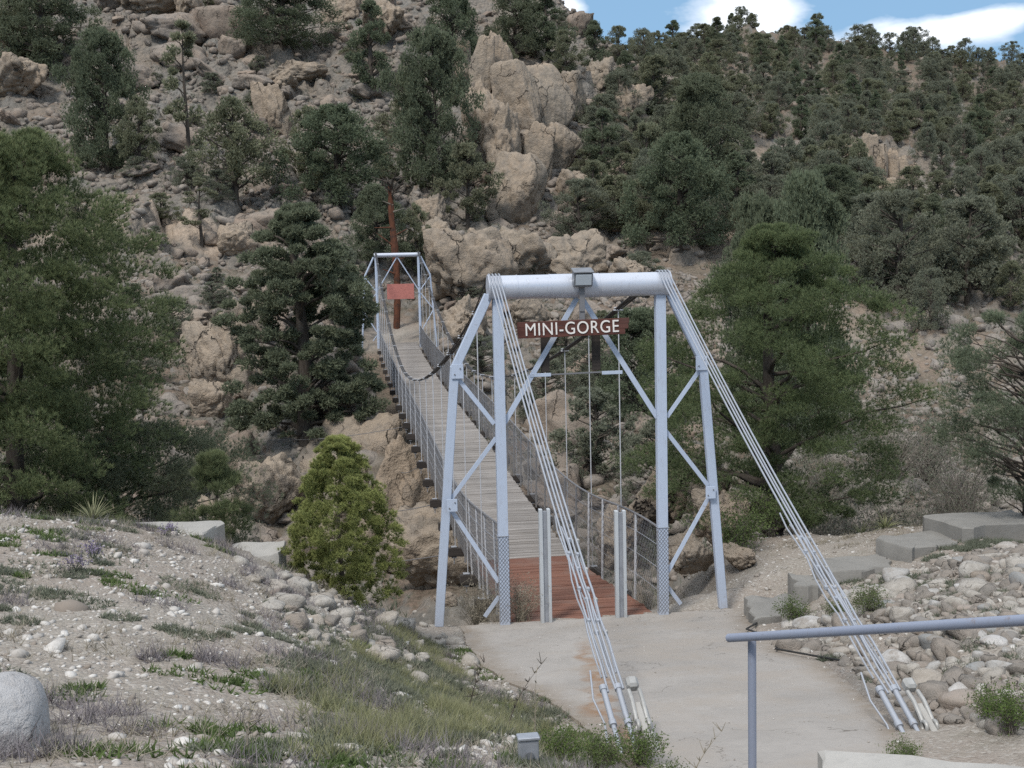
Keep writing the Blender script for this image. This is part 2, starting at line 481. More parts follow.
def m_plain(name, c, rough=.6, metal=0., var=.15):
    m = NT(name, rough, metal, .4); m.col(m.mix(m.ramp(m.noise(8, 5, .7), .35, .7, 0, 1), c, tuple(x*(1-var*2) for x in c)))
    m.bump(m.noise(60, 3), .1, .003); return m.m


M_sign = m_wood('sign_board_wood', (.088, .036, .029), (.13, .052, .040), (.05, .022, .02), .1)
M_white = m_plain('white_letter_paint', (.78, .74, .70), .6, 0, .08)
M_pink = m_plain('faded_red_paint', (.46, .17, .14), .7, 0, .12)
M_lampbody = m_plain('floodlight_grey', (.20, .21, .23), .45, .3)
M_lens = m_plain('floodlight_glass', (.42, .46, .50), .12, .0, .05)
M_box = m_plain('galvanised_box', (.36, .38, .42), .45, .4)
M_pale = m_plain('galvanised_clevis', (.38, .375, .36), .5, .2)
M_boulder_grey = m_rock('smooth_grey_boulder', (.47, .48, .50), (.43, .435, .45), (.38, .37, .37), 5)
M_blackbox = m_plain('black_rubber', (.03, .03, .03), .8)
# ------------------------------------------------------------ terrain
def ray(px, py): return _f+(px-512)/FOC*_r-(py-384)/FOC*_u
def PT(px, py, d): return CAM+d*ray(px, py)


ctrl = []
def C(*l):
    for px, py, d in l: ctrl.append(PT(px, py, d))
def W(*l):
    for p in l: ctrl.append(np.array(p, float))


# near left terrace and its slope to the path
C((0, 515, 13.2), (100, 523, 13.5), (190, 535, 13.8), (250, 552, 14.4), (300, 578, 14.6), (345, 600, 14.6), (385, 612, 15.3),
  (0, 600, 9.0), (150, 600, 9.3), (0, 700, 6.2), (200, 768, 4.7), (0, 768, 4.6), (400, 768, 5.6), (300, 650, 8.6), (300, 600, 12), (200, 570, 11.6),
  (440, 645, 14.2), (400, 640, 12.9), (400, 690, 9.5), (480, 700, 11), (520, 730, 9.4), (-300, 515, 13.2), (-300, 700, 6))
W((-1.97, 0, 0), (-2.1, -1.2, .22), (-2.1, -3.2, .55), (-1.95, -5, .88), (-1.6, -7.15, 1.22), (-1.5, -8.4, 1.5), (-1.4, -9.8, 1.95), (-2.1, .1, .12), (-2.6, .1, .1),
  (0, 0, 0), (1.2, 0, 0), (0, -3, .44), (0, -6, .94), (0, -8.5, 1.4), (0, -11, 2.4), (0, -14, 3.2), (2.1, .1, .13), (3, 0, .1), (2.6, -.8, .12), (2.2, -2, .32), (1.9, -4, .68), (1.75, -5.7, .95), (1.5, -7, 1.15),
  (1.1, -8.2, 1.32), (-3.4, -16.9, 3.55), (-8, -17, 3.7), (4, -15, 3.2), (-3, -30, 4), (-20, -30, 4), (20, -30, 4), (0, -80, 6), (-60, -60, 8), (60, -60, 8), (0, -400, 10), (-400, -300, 20), (400, -300, 20))
# right bank with cobbles and steps
W((3.35, -.4, .42), (4.2, -.33, .5), (5.0, 0, .68), (6.1, .25, .85), (8, .5, 1.1), (12, 0, 1.4), (20, -2, 2))
C((830, 640, 13.2), (900, 610, 14), (1024, 560, 16), (1024, 620, 12.6), (1024, 700, 10), (940, 720, 9.8), (950, 650, 12), (1150, 620, 12), (1150, 768, 8), (960, 768, 8.6),
  (1024, 545, 18.5), (850, 535, 21), (740, 560, 20.2), (757, 530, 22), (700, 590, 18.6), (680, 560, 21.5), (900, 520, 22.5), (1010, 520, 20.5))
# gorge
W((0, 1.2, -.9), (-2.4, 1.2, -1.0), (-1, 3.5, -2.6), (1, 3.5, -2.4), (-1, 8, -4.8), (3, 8, -3.6), (-4, 5, -3.6), (-8, 3, -1.2), (-8, 8, -5.5), (-14, 5, -4.5), (-3, 14, -6.2), (4, 14, -6), (-10, 15, -7), (-25, 12, -8), (-40, 8, -8), (10, 12, -5), (18, 12, -4.5), (30, 12, -5), (60, 10, -6))
C((400, 592, 36), (450, 600, 33), (200, 560, 43), (60, 560, 42), (-200, 560, 42))
# far bank
C((400, 560, 40), (330, 500, 44), (330, 440, 47), (340, 385, 50), (400, 378, 52), (230, 520, 46), (240, 440, 50), (200, 400, 54), (100, 480, 46), (180, 330, 62), (200, 262, 74), (240, 250, 77), (130, 255, 78),
  (0, 400, 52), (0, 260, 76), (560, 500, 42), (600, 470, 47), (500, 430, 54), (560, 400, 58), (460, 330, 66), (700, 470, 44), (397, 344, 68.6), (380, 360, 66), (405, 316, 75), (440, 250, 84), (520, 300, 76), (600, 330, 70))
# left hill
C((200, 180, 90), (100, 180, 92), (0, 150, 97), (320, 190, 92), (430, 200, 94), (0, 0, 125), (150, 20, 118), (300, 70, 112), (300, 0, 128), (420, 80, 112), (480, 150, 99), (540, 200, 96), (500, 60, 116), (560, 130, 106), (540, -15, 132), (575, 55, 121), (600, 130, 112),
  (0, -200, 165), (250, -200, 170), (450, -130, 160), (-300, -100, 150), (-300, 260, 76), (-300, 400, 52), (150, -400, 260), (-300, -380, 260))
# saddle behind the left hill, then the right hill
C((600, 80, 165), (620, 110, 150), (560, 75, 175), (500, 40, 190), (600, 250, 88), (640, 200, 98), (700, 245, 88), (700, 160, 112), (760, 160, 118), (780, 205, 100), (870, 190, 103), (900, 240, 90), (900, 330, 72), (900, 430, 54), (1000, 420, 50), (860, 490, 33), (1000, 490, 30), (780, 440, 48),
  (800, 330, 72), (1023, 300, 82), (1023, 200, 112), (930, 170, 125), (640, 100, 165), (700, 100, 160), (700, 70, 200), (640, 72, 215), (600, 72, 225), (800, 100, 170), (740, 42, 250), (740, 31, 265), (680, 52, 250), (850, 100, 200), (850, 66, 275),
  (900, 70, 290), (960, 86, 290), (1023, 92, 300), (980, 130, 200), (1200, 90, 300), (1200, 250, 110), (1200, 430, 50), (1300, 520, 22))
for px, py, d in ((600, 72, 225), (740, 31, 265), (680, 52, 250), (850, 66, 275), (900, 70, 290), (960, 86, 290), (1023, 92, 300), (1200, 100, 300)):
    p = PT(px, py, d+70); p[2] = PT(px, py, d)[2]-18; ctrl.append(p)
    p = PT(px, py, d+500); p[2] = 10; ctrl.append(p)
W((-200, 700, 20), (-500, 300, 40), (500, 400, 20), (500, 100, 20), (0, 900, 10), (-900, 0, 20), (900, 0, 20))
ctrl = np.array(ctrl)
CX_ = ctrl[:, :2]
_D = np.linalg.norm(CX_[:, None]-CX_[None], axis=2)
_A = np.zeros((len(CX_)+3,)*2); NC_ = len(CX_)
_A[:NC_, :NC_] = -_D+np.eye(NC_)*-.0; _A[:NC_, NC_] = 1; _A[:NC_, NC_+1:] = CX_; _A[NC_, :NC_] = 1; _A[NC_+1:, :NC_] = CX_.T
W_RBF = np.linalg.solve(_A+np.diag([1e-3]*NC_+[0]*3)*-1, np.concatenate([ctrl[:, 2], [0, 0, 0]]))


def rbf(x, y):
    r = np.full(x.shape, W_RBF[NC_]); r = r+W_RBF[NC_+1]*x+W_RBF[NC_+2]*y
    for i in range(NC_): r = r-W_RBF[i]*np.hypot(x-CX_[i, 0], y-CX_[i, 1])
    return r


PL = np.array([(-12, -1.25), (-9, -1.3), (-7.1, -1.36), (-5.3, -1.5), (-4.4, -1.72), (-3.1, -1.88), (-1.3, -1.88), (.05, -1.8)])
PR = np.array([(-12, .2), (-9, .62), (-8.1, .9), (-7, 1.26), (-5.7, 1.56), (-4.5, 1.78), (-3.2, 1.66), (-2, 1.9), (-1, 2.2), (.05, 2.5)])
def path_z(y): return np.where(y > -.3, 0, .165*(-.3-y))
def path_l(y): return np.interp(y, PL[:, 0], PL[:, 1])
def path_r(y): return np.interp(y, PR[:, 0], PR[:, 1])


def ground(x, y, fine=True):
    """height, rockiness and path mask of the terrain at x, y"""
    x = np.atleast_1d(np.asarray(x, float)); y = np.atleast_1d(np.asarray(y, float))
    z = rbf(x, y)
    rk = smooth(.4, 3.5, y)*smooth(.0, 1, smooth(18.5, 26, np.hypot(x-CAM[0], y-CAM[1])))
    dist = np.hypot(x-CAM[0], y-CAM[1]); farf = smooth(22, 45, dist)
    nearpath = 1-smooth(.2, 1.2, np.maximum(np.maximum(path_l(y)-x, x-path_r(y)), np.maximum(y-.0, -y-12)))
    # smooth bedding of the slab
    ex = np.maximum(np.maximum(path_l(y)-x, x-path_r(y)), y-.0)
    z = z*(1-nearpath)+(path_z(y)-.06+.09*smooth(-.12, .06, ex)*(y < .1))*nearpath
    # mound texture near
    nz = .05*fbm(x*.9, y*.9, seed=3, o=4)+.018*fbm(x*6, y*6, seed=8, o=3)
    z = z+nz*(1-nearpath)*(1-farf)
    # shelf behind the far tower kept calm, and the trail left of it
    calm = np.exp(-((x+.3)**2/9+(y-53.5)**2/16))
    k = rk*(1-calm)
    rid = 1-np.abs(fbm(x/14+.3*y/14, y/20, seed=51, o=4))*2.4
    big = 1.0*fbm(x/11, y/11, seed=21, o=4)*farf+1.8*farf*np.clip(rid, 0, 1)**3*smooth(-.2, .2, fbm(x/30, y/30, seed=52, o=2))
    wx, wy = x+1.0*fbm(x/3, y/3, seed=5, o=3), y+1.0*fbm(x/3, y/3, seed=6, o=3)
    f1, f2, idv = worley2(wx/3.4, wy/4.2, 11)
    slab = np.where(idv > .45, (idv-.35)*1.9, .1)*smooth(.0, .22, f2-f1)
    g1, g2, gid = worley2(wx/1.25, wy/1.25, 31)
    rub = np.where(gid > .3, gid, .0)*.55*np.clip(1-(g1/.62)**2, 0, 1)**.7
    e1, e2, eid = worley2(x/.5, y/.5, 41)
    rub2 = eid*.2*np.clip(1-(e1/.6)**2, 0, 1)
    k1, k2, kid = worley2(wx/2.6+9, wy/2.6, 71); lump = np.where(kid > .35, kid, 0)*1.25*np.clip(1-(k1/.58)**2, 0, 1)**.55*smooth(60, 90, dist)
    patch = smooth(-.15, .2, fbm(x/9, y/9, seed=77, o=3))
    ud = np.interp(y, [1, 8, 30, 44, 49.5, 51], [-.6, -1.9, -1.6, -.5, .25, .7]); undr = (1-smooth(1.6, 3.2, np.abs(x)))*(y > 1)*(y < 51)
    z = z+k*(big*.7+(slab*patch*1.25+rub*(.55+.75*patch)+rub2+lump)*(.35+.65*farf)-.25)
    z = z*(1-undr)+np.minimum(z, ud)*undr
    return z, k, nearpath


dense = np.radians(np.arange(-29, 29.01, .095)); coarse = np.radians(np.concatenate([np.arange(-180, -29, 5), np.arange(32, 180, 5)]))
az = np.sort(np.concatenate([dense, coarse]))+YAW
rr = [1.0]
while rr[-1] < 1600:
    q = rr[-1]; rr.append(q*(1.03 if q < 3.5 else 1.0085 if q < 20 else 1.0052 if q < 60 else 1.0030 if q < 135 else 1.012 if q < 350 else 1.12))
rr = np.array(rr)
AZ, RR = np.meshgrid(az, rr); X = CAM[0]+np.sin(AZ)*RR; Y = CAM[1]+np.cos(AZ)*RR
Z, RK, NP = ground(X.ravel(), Y.ravel())
na, nr = len(az), len(rr)
i = np.arange(nr-1)[:, None]*na; j = np.arange(na)[None]; j2 = (j+1) % na
Fq = np.stack([i+j, i+na+j, i+na+j2, i+j2], -1).reshape(-1, 4)[:, ::-1]
V = np.stack([X.ravel(), Y.ravel(), Z], 1); V = np.vstack([V, [[CAM[0], CAM[1], Z[:na].mean()]]])


V0 = V[:, 2].copy()


def m_ground():
    m = NT('ground_soil', .95, spec=.1); rk = m.attr('rocky')
    g = m.n('ShaderNodeNewGeometry'); nz = m.sep(g.outputs['Normal'])[2]
    # dry gravel of the near bank
    v = m.vor(34, out='Color'); sv = m.n('ShaderNodeSeparateColor'); m.l(v, sv.inputs[0])
    soil = m.mix(m.ramp(m.noise(.55, 5, .6), .42, .62, 0, 1), (.34, .305, .265), (.33, .28, .24))
    soil = m.mix(m.ramp(m.noise(2.6, 6, .7), .5, .72, 0, .7), soil, (.21, .195, .155))
    near = m.mix(m.ramp(sv.outputs[0], .3, 1, 0, .8), soil, m.mix(sv.outputs[1], (.20, .165, .14), (.50, .47, .43)))
    near = m.mix(m.ramp(m.noise(150, 2), .4, .7, .3, 0), near, (.10, .09, .075))
    # hillside: rock faces on steep parts, soil and duff between
    a = m.noise(.16, 6, .65); b = m.noise(1.4, 7, .68); c = m.noise(9, 5, .7)
    rock = m.mix(m.ramp(a, .4, .6, 0, 1), (.235, .20, .165), (.20, .188, .17))
    rock = m.mix(m.ramp(b, .45, .68, 0, .9), rock, (.105, .10, .09))
    dirt = m.mix(m.ramp(m.noise(.4, 5), .4, .65, 0, 1), (.20, .15, .118), (.145, .125, .10))
    dirt = m.mix(m.ramp(c, .45, .65, 0, .7), dirt, (.085, .085, .062))
    far = m.mix(m.math('MULTIPLY', m.ramp(nz, .93, .80, 0, 1), m.ramp(b, .3, .45, .5, 1)), dirt, rock)
    ck = m.ramp(m.vor(3.2), .3, .7, 0, 1)
    # the pale trail on the far bank
    tr = m.attr('trail'); far = m.mix(m.math('MULTIPLY', tr, m.ramp(m.noise(1.5, 4), .3, .6, .4, 1)), far, (.40, .32, .25))
    m.col(m.mix(rk, near, far))
    hn = m.math('ADD', m.math('MULTIPLY', m.vor(34), -.8), m.noise(60, 4, .6))
    hf = m.math('MULTIPLY', m.math('SUBTRACT', m.math('ADD', m.math('MULTIPLY', b, 2.2), c), ck), 6)
    x = m.n('ShaderNodeMix', data_type='FLOAT'); m.put(x.inputs['Factor'], rk); m.l(hn, x.inputs['A']); m.l(hf, x.inputs['B'])
    m.bump(x.outputs['Result'], .7, .022); return m.m


_q = PT(60, 252, 80); _q2 = PT(265, 256, 77)
def trail_mask(x, y):
    a, b = _q[:2], _q2[:2]; d = b-a; t = np.clip(((x-a[0])*d[0]+(y-a[1])*d[1])/(d@d), 0, 1)
    return 1-smooth(.8, 2.2, np.hypot(x-a[0]-t*d[0], y-a[1]-t*d[1]))
dirt_spots = [PT(770, 165, 118), PT(905, 350, 70), PT(700, 265, 88), PT(650, 262, 88)]
def dirt_mask(x, y):
    r = np.zeros_like(x)
    for p in dirt_spots: r = np.maximum(r, 1-smooth(3, 8, np.hypot(x-p[0], y-p[1])))
    return r


TM = np.maximum(trail_mask(V[:, 0], V[:, 1]), .35*dirt_mask(V[:, 0], V[:, 1]))
nrm = np.concatenate([RK, [0]])
me = mesh_np('ground', V, Fq, m_ground(), True, {'rocky': np.minimum(nrm*1.4, 1), 'trail': TM})
# tiny fan under the tripod position closes the sheet
bmx = bmesh.new(); bmx.from_mesh(me); bmx.verts.ensure_lookup_table(); cv = bmx.verts[len(V)-1]
for k in range(na): bmx.faces.new((cv, bmx.verts[(k+1) % na], bmx.verts[k]))
bmx.to_mesh(me); bmx.free()
o = link('ground', me); tag(o, 'gravelly bank, gorge and rocky hillside', kind='structure')


def gz(x, y): return float(ground(np.array([x]), np.array([y]))[0][0])


from mathutils.bvhtree import BVHTree
BV = BVHTree.FromPolygons(V.tolist(), Fq.tolist(), all_triangles=False)
def hit(px, py, dmin=5.0, dmax=420):
    """the terrain point that stands in this direction from the viewpoint"""
    w_ = ray(px, py); l_ = np.linalg.norm(w_)
    h_ = BV.ray_cast(Vector(CAM+w_*dmin), Vector(w_/l_), dmax*l_)
    if h_[0] is None: p_ = CAM+w_*dmax; return p_, dmax
    p_ = np.array(h_[0]); return p_, float((p_-CAM)@_f)


# ------------------------------------------------------------ path slab
ys = np.concatenate([np.linspace(.04, -9.6, 150)]); us = np.linspace(0, 1, 60)
YY, UU = np.meshgrid(ys, us, indexing='ij')
wob = .05*fbm(YY*2.2, np.zeros_like(YY), seed=9, o=3)
XX = path_l(YY)*(1-UU)+path_r(YY)*UU+wob*(1-2*UU)
ZZ = path_z(YY)+.02+.012*fbm(XX*1.1, YY*1.1, seed=4, o=3)
ed = 1-smooth(0, .12, np.minimum(UU, 1-UU))
V = np.stack([XX.ravel(), YY.ravel(), ZZ.ravel()], 1); n1_, n2_ = YY.shape
# turned-down rim so the slab has thickness
i = np.arange(n1_-1)[:, None]*n2_; j = np.arange(n2_-1)[None]
Fp = np.stack([i+j, i+j+1, i+n2_+j+1, i+n2_+j], -1).reshape(-1, 4)[:, ::-1]
rim = np.concatenate([np.arange(n2_), np.arange(1, n1_)*n2_+n2_-1, (n1_-1)*n2_+np.arange(n2_-2, -1, -1), np.arange(n1_-2, 0, -1)*n2_])
lo = V[rim]-np.array([0, 0, .3]); base_ = len(V); V2 = np.vstack([V, lo]); k = np.arange(len(rim)); k2 = (k+1) % len(rim)
Fr = np.stack([rim[k], base_+k, base_+k2, rim[k2]], -1)
ed2 = np.concatenate([ed.ravel(), np.ones(len(rim))])
o = link('path', mesh_np('path', V2, np.vstack([Fp, Fr]), M_path, True, {'edge': ed2}, 40))
tag(o, 'sandy concrete walk sloping down to the bridge', kind='structure')

# ------------------------------------------------------------ the suspension bridge
LB, ZB, HT, HW = 50.56, 1.10, 4.857, 1.175        # span, rise of the far end, tower height, half width
DK = np.array([(0, .02), (2, -.2), (5, -.47), (9, -.48), (14, -.33), (19, -.12), (25, .02), (32, .12), (39, .36), (45, .66), (50.56, 1.08)])
_dy = np.linspace(0, LB, 200); _dz = np.interp(_dy, DK[:, 0], DK[:, 1])
_dz = np.convolve(np.pad(_dz, 6, 'edge'), np.ones(13)/13, 'valid')
def deck_z(y): return np.interp(y, _dy, _dz)
RLs = np.array([(0, 1.36), (2.4, 1.16), (5, .86), (8, .76), (13, .92), (17, 1.06), (23, 1.18), (31, 1.25), (38, 1.45), (45, 1.72), (50.5, 2.05)])
_rz = np.convolve(np.pad(np.interp(_dy, RLs[:, 0], RLs[:, 1]), 6, 'edge'), np.ones(13)/13, 'valid')
def rail_z(y): return np.interp(y, _dy, _rz)
def cable_z(y):
    t = y/LB; return HT+.17+ZB*t-3.95*(1-np.abs(2*t-1)**1.7)


def deck_half(y): return np.interp(y, [0, 4.2, 6], [1.09, .98, .94])


def tower(y, zb, near):
    nm = ('near silver bridge tower carrying the carved sign and thick pipe beam' if near else 'far small bridge tower of thin white pipes with the blank red board')
    t = thing('bridge_tower', (0, y, zb), nm, 'tower')
    k = 1 if near else .62; mt = M_paint
    b = MB()
    if near:
        b.tube([(-1.30, y, zb+HT), (-.43, y, zb+HT)], .168, 28); b.tube([(-.43, y, zb+HT), (.27, y, zb+HT)], .172, 28); b.tube([(.27, y, zb+HT), (1.30, y, zb+HT)], .168, 28)
        for q in (-.43, .27, -.9): b.tube([(q-.006, y, zb+HT), (q+.006, y, zb+HT)], .1745, 28)
        for q in (-1.3, 1.3): b.tube([(q-.012, y, zb+HT), (q+.012, y, zb+HT)], .185, 28)
    else: b.tube([(-1.27, y, zb+HT), (1.27, y, zb+HT)], .12, 14)
    b.build('crossbeam', M_pipe, t)
    for s in (-1, 1):
        b = MB()
        if near:   # channel post: front plate with two flanges behind
            b.box((s*HW, y-.052, zb+HT/2-.09), (.145, .012, HT-.14)); b.box((s*(HW)-.067, y, zb+HT/2-.09), (.011, .092, HT-.14)); b.box((s*(HW)+.067, y, zb+HT/2-.09), (.011, .092, HT-.14))
            b.box((s*HW, y+.052, zb+HT/2-.09), (.145, .012, HT-.14))
        else: b.tube([(s*HW, y, zb-.3), (s*HW, y, zb+HT)], .075, 10)
        p = b.build('post', mt, t)
        if near:
            # chain-link skirt wrapped round the post foot with its band
            b = MB(); x0, x1, yf = s*HW-.078, s*HW+.078, y-.062; z0, z1 = zb+.04, zb+1.32
            def wrapped(u, zz):    # u runs round left side, front, right side
                if u < .1: return (x0, yf+.1-u, zz)
                if u < .1+.156: return (x0+u-.1, yf-.002, zz)
                return (x1, yf+u-.256, zz)
            st = .055
            for sg in (-1, 1):
                for a in np.arange(-.4, 1.7, st*1.1):
                    pts = []
                    for u in (.0, .05, .1, .13, .178, .22, .256, .31, .356):
                        zz = z0+a+sg*u*1.25+(0 if sg > 0 else .36)
                        if z0 <= zz <= z1: pts.append(wrapped(u, zz))
                    if len(pts) > 1: b.tube(pts, .0026, 3, cap=False)
            b.build('wire_skirt', M_wire, p)
            b = MB(); b.tube([(x0-.004, yf+.12, z1), (x0-.004, yf-.004, z1), (x1+.004, yf-.004, z1), (x1+.004, yf+.12, z1)], .006, 6); b.build('wire_band', M_galv, p)
        # outer leg, bent at the knee
        kn = (s*1.80, y+.02, zb+3.74); ft = (s*2.12, y+.1, zb+.02); tp = (s*1.30, y, zb+HT-.1)
        b = MB()
        if near:
            b.bar(tp, kn, .125*1, .10, bev=.008); b.bar((kn[0], kn[1], kn[2]+.03), ft, .125, .10, bev=.008)
        else: b.tube([tp, kn], .05, 8); b.tube([kn, (ft[0], ft[1], ft[2]-.8)], .05, 8)
        lg = b.build('outer_leg', mt, t)
        if near:
            for (gx, gz_, gs) in ((s*1.80, zb+3.70, .17), (s*1.925, zb+1.80, .15)):
                b = MB(); b.box((gx-s*.03, y-.045, gz_), (gs, .010, gs*1.2), bev=.003); b.build('gusset', mt, lg)
                for q in (-.04, .04): b = MB(); b.tube([(gx-s*.03+q, y-.049, gz_+q), (gx-s*.03+q, y-.062, gz_+q)], .011, 6); b.build('bolt', M_wire, lg)
        for a, c, wd in (((s*1.78, y+.02, zb+3.62), (s*1.26, y, zb+2.93), .062), ((s*1.24, y, zb+2.73), (s*1.93, y+.06, zb+1.83), .062), ((s*1.94, y+.06, zb+1.78), (s*1.25, y, zb+.64), .062), ((s*1.25, y+.02, zb+.42), (s*1.46, y+.05, zb+.13), .06)):
            b = MB()
            if near: b.bar(a, c, wd, .010); b.bar((a[0], a[1]+.03, a[2]), (c[0], c[1]+.03, c[2]), .010, .062)
            else: b.tube([a, c], .032, 6)
            b.build('brace', mt, t)
        b = MB()
        if near: b.bar((s*.03, y+.01, zb+HT-.17), (s*1.12, y+.01, zb+2.93), .075, .012); b.bar((s*.03, y+.045, zb+HT-.17), (s*1.12, y+.045, zb+2.93), .012, .07)
        else: b.tube([(0, y, zb+HT-.1), (s*1.12, y, zb+2.93)], .035, 6)
        b.build('diagonal_brace', mt, t)
    if near:
        b = MB(); b.bar((-.60, y+.03, zb+3.60), (.62, y+.03, zb+3.62), .022, .008, bev=.002); b.build('tie_bar', M_wire, t)
        for q in (-.58, .46): b = MB(); b.box((q, y-.0, zb+3.605), (.30, .012, .05)); b.build('tie_plate', M_paint, t)
        for q in (-.50, .24): b = MB(); b.box((q, y+.06, zb+3.93), (.12, .05, .58)); b.build('hanging_board', M_dark_wood, t)
    return t


tower(0, 0, True); tower(LB, ZB, False)

sp = thing('suspension_bridge', (0, 0, 0), 'long narrow plank footbridge with red stained entry boards and wire mesh sides', 'footbridge')
rng = np.random.default_rng(5)
# planks
bg_, br_ = MB(), MB(); y = .02
while y < LB+.6:
    wdt = rng.uniform(.125, .155); red = y < 5.6
    hw = float(deck_half(y))+rng.uniform(-.012, .02)+(0 if red else .03*rng.random())
    zz = float(deck_z(y)); sl_ = float(deck_z(y+.1)-zz)/.1; a = math.atan(sl_)
    R = np.array([[1, 0, 0], [0, math.cos(a), -math.sin(a)], [0, math.sin(a), math.cos(a)]])
    th = .035; rz = rng.normal(0, .004); Rz = np.array([[math.cos(rz), -math.sin(rz), 0], [math.sin(rz), math.cos(rz), 0], [0, 0, 1]])
    tint = rng.beta(2, 2)
    if not red and rng.random() < .07: tint = 1.0
    (br_ if red else bg_).box((rng.normal(0, .006), y+wdt/2, zz+rng.normal(0, .004)+(.012 if (not red and rng.random() < .06) else 0)), (hw*2, wdt-rng.uniform(.012, .028), th), R@Rz, .004, tint)
    y += wdt
br_.build('red_planks', M_red_wood, sp); bg_.build('grey_planks', M_grey_wood, sp)
b = MB()
for s in (-1, 1):
    yy = np.linspace(0, LB, 60)
    for q in (.99,): b.tube(np.stack([s*q+yy*0, yy, deck_z(yy)-.09], 1), .04, 6)
b.build('stringer', M_dark_wood, sp)
HY = np.arange(2.6, LB-1, 2.4)
for k, hy in enumerate(HY):
    zz = float(deck_z(hy)); rt = float(rail_z(hy)); b = MB(); b.box((0, hy, zz-.17), (2.66, .14, .18), bev=.01, tint=rng.random()); cb = b.build('deck_beam', M_dark_wood, sp)
    for s in (-1, 1):
        b = MB(); b.tube([(s*1.21, hy, zz-.42), (s*1.21, hy, zz-.06)], .012, 5); b.box((s*1.21, hy, zz-.06), (.12, .12, .014)); b.box((s*1.21, hy, zz-.285), (.1, .1, .02))
        b.build('beam_bolt', M_galv, cb)
# rails, posts and mesh on both sides
for s in (-1, 1):
    yy = np.linspace(.06, LB-.06, 120); b = MB()
    xr = np.interp(yy, [0, 2.4], [1.10, 1.15])
    b.tube(np.stack([s*xr, yy, rail_z(yy)], 1), .017, 6); rl = b.build('handrail', M_wire, sp)
    b = MB()
    for fr in (.3, .55, .8):
        fx = s*(1.10*(1-fr)+xr*fr); b.tube(np.stack([fx, yy, deck_z(yy)*(1-fr)+rail_z(yy)*fr], 1), .005, 4)
    b.build('side_wire', M_galv, sp)
    b = MB(); stp = .105
    def P_(yv, fr):
        xx = s*(1.10*(1-fr)+1.13*fr); return np.array([xx, yv, float(deck_z(yv))*(1-fr)+float(rail_z(yv))*fr])
    for y0 in np.arange(-1.0, LB, stp):
        for sg in (-1, 1):
            pts = []
            for fr in (0, .5, 1):
                yv = y0+.5+sg*(fr-.5)*1.0
                if .02 < yv < LB: pts.append(P_(yv, fr))
            if len(pts) > 1: b.tube(pts, .0031, 3, cap=False)
    b.build('mesh_side', M_wire, sp)
    for pv in np.arange(1.4, LB-.5, 1.2):
        b = MB(); a, c = P_(pv, 0), P_(pv, 1); a[2] -= .12; b.bar(a, c, .035, .035); b.build('rail_post', M_wire if pv > 5 else M_whitewire, sp)

# main cables, four strands a side, their hangers and the backstays to the anchors
ANC = {-1: np.array([-1.175, -7.12, 1.53]), 1: np.array([1.175, -7.42, 1.45])}
for s in (-1, 1):
    t = thing('suspension_cable', (s*HW, 0, HT), ('left' if s < 0 else 'right')+' set of four cable strands running from its ground anchor over both towers', 'cable')
    for q in range(4):
        x0 = s*HW+(q-1.5)*.046+(-.045 if s < 0 else .04)
        yy = np.linspace(.02, LB-.02, 90); zz = cable_z(yy)
        xs = x0+(s*HW+(q-1.5)*.03-x0)*smooth(0, 3, yy)+(rng.normal(0, .004, 90) if q else 0)
        b = MB(); b.tube(np.stack([xs, yy, zz], 1), .013, 6); b.build('main_strand', M_dark, t)
        a = ANC[s]; top = [(x0, .12, HT+.16), (x0, .06, HT+.183), (x0, 0, HT+.19), (x0, -.07, HT+.185), (x0, -.14, HT+.15)]
        n = 26; tt = np.linspace(0, 1, n)[1:]; e = a+np.array([(q-1.5)*.042, 0, .02*(q % 2)])
        st = np.array([x0, -.17, HT+.11]); line = st+(e-st)*tt[:, None]; line[:, 2] -= .10*np.sin(tt*PI)*(1+.1*q)
        line[-6:, 0] += rng.normal(0, .006, 6)
        b = MB(); b.tube(np.vstack([top, [st], line]), .0105, 7); b.build('backstay_strand', M_galv, t)
    for k, hy in enumerate(HY):
        cz = float(cable_z(hy)); zb_ = float(deck_z(hy))-.1
        if cz < zb_+.2: continue
        b = MB(); b.tube([(s*1.18, hy, zb_), (s*1.175, hy, cz)], .0095 if hy < 12 else .012, 5); h_ = b.build('hanger', M_whitewire, t)
        b = MB(); b.box((s*1.175, hy, cz-.02), (.16, .045, .022)); b.box((s*1.175, hy, cz+.02), (.15, .04, .014)); b.build('clamp', M_whitewire, h_)
    # splice clips and slack tails near the ground
    for q in range(4):
        a = ANC[s]; st = np.array([s*HW+(q-1.5)*.046, -.17, HT+.11])
        for f_ in (.72, .78, .84, .90) if q % 2 else (.75, .82, .88):
            e = a+np.array([(q-1.5)*.042, 0, 0]); p = st+(e-st)*f_; p[2] -= .10*math.sin(f_*PI)*(1+.1*q)
            b = MB(); b.box(p, (.036, .05, .045), bev=.008); b.build('cable_clip', M_pale if q == 3 else M_galv, t)
        f_ = np.linspace(.66+.03*q, .97, 10); e = a+np.array([(q-1.5)*.05, 0, .0])
        pp = st+(e-st)*f_[:, None]; pp[:, 2] -= .02+.10*np.sin(f_*PI); pp[:, 0] += -.022+.012*np.sin(f_*60+q); pp[:, 2] -= .02*np.sin(f_*40+q)
        b = MB(); b.tube(pp, .0085, 6); b.build('strand_tail', M_galv, t)


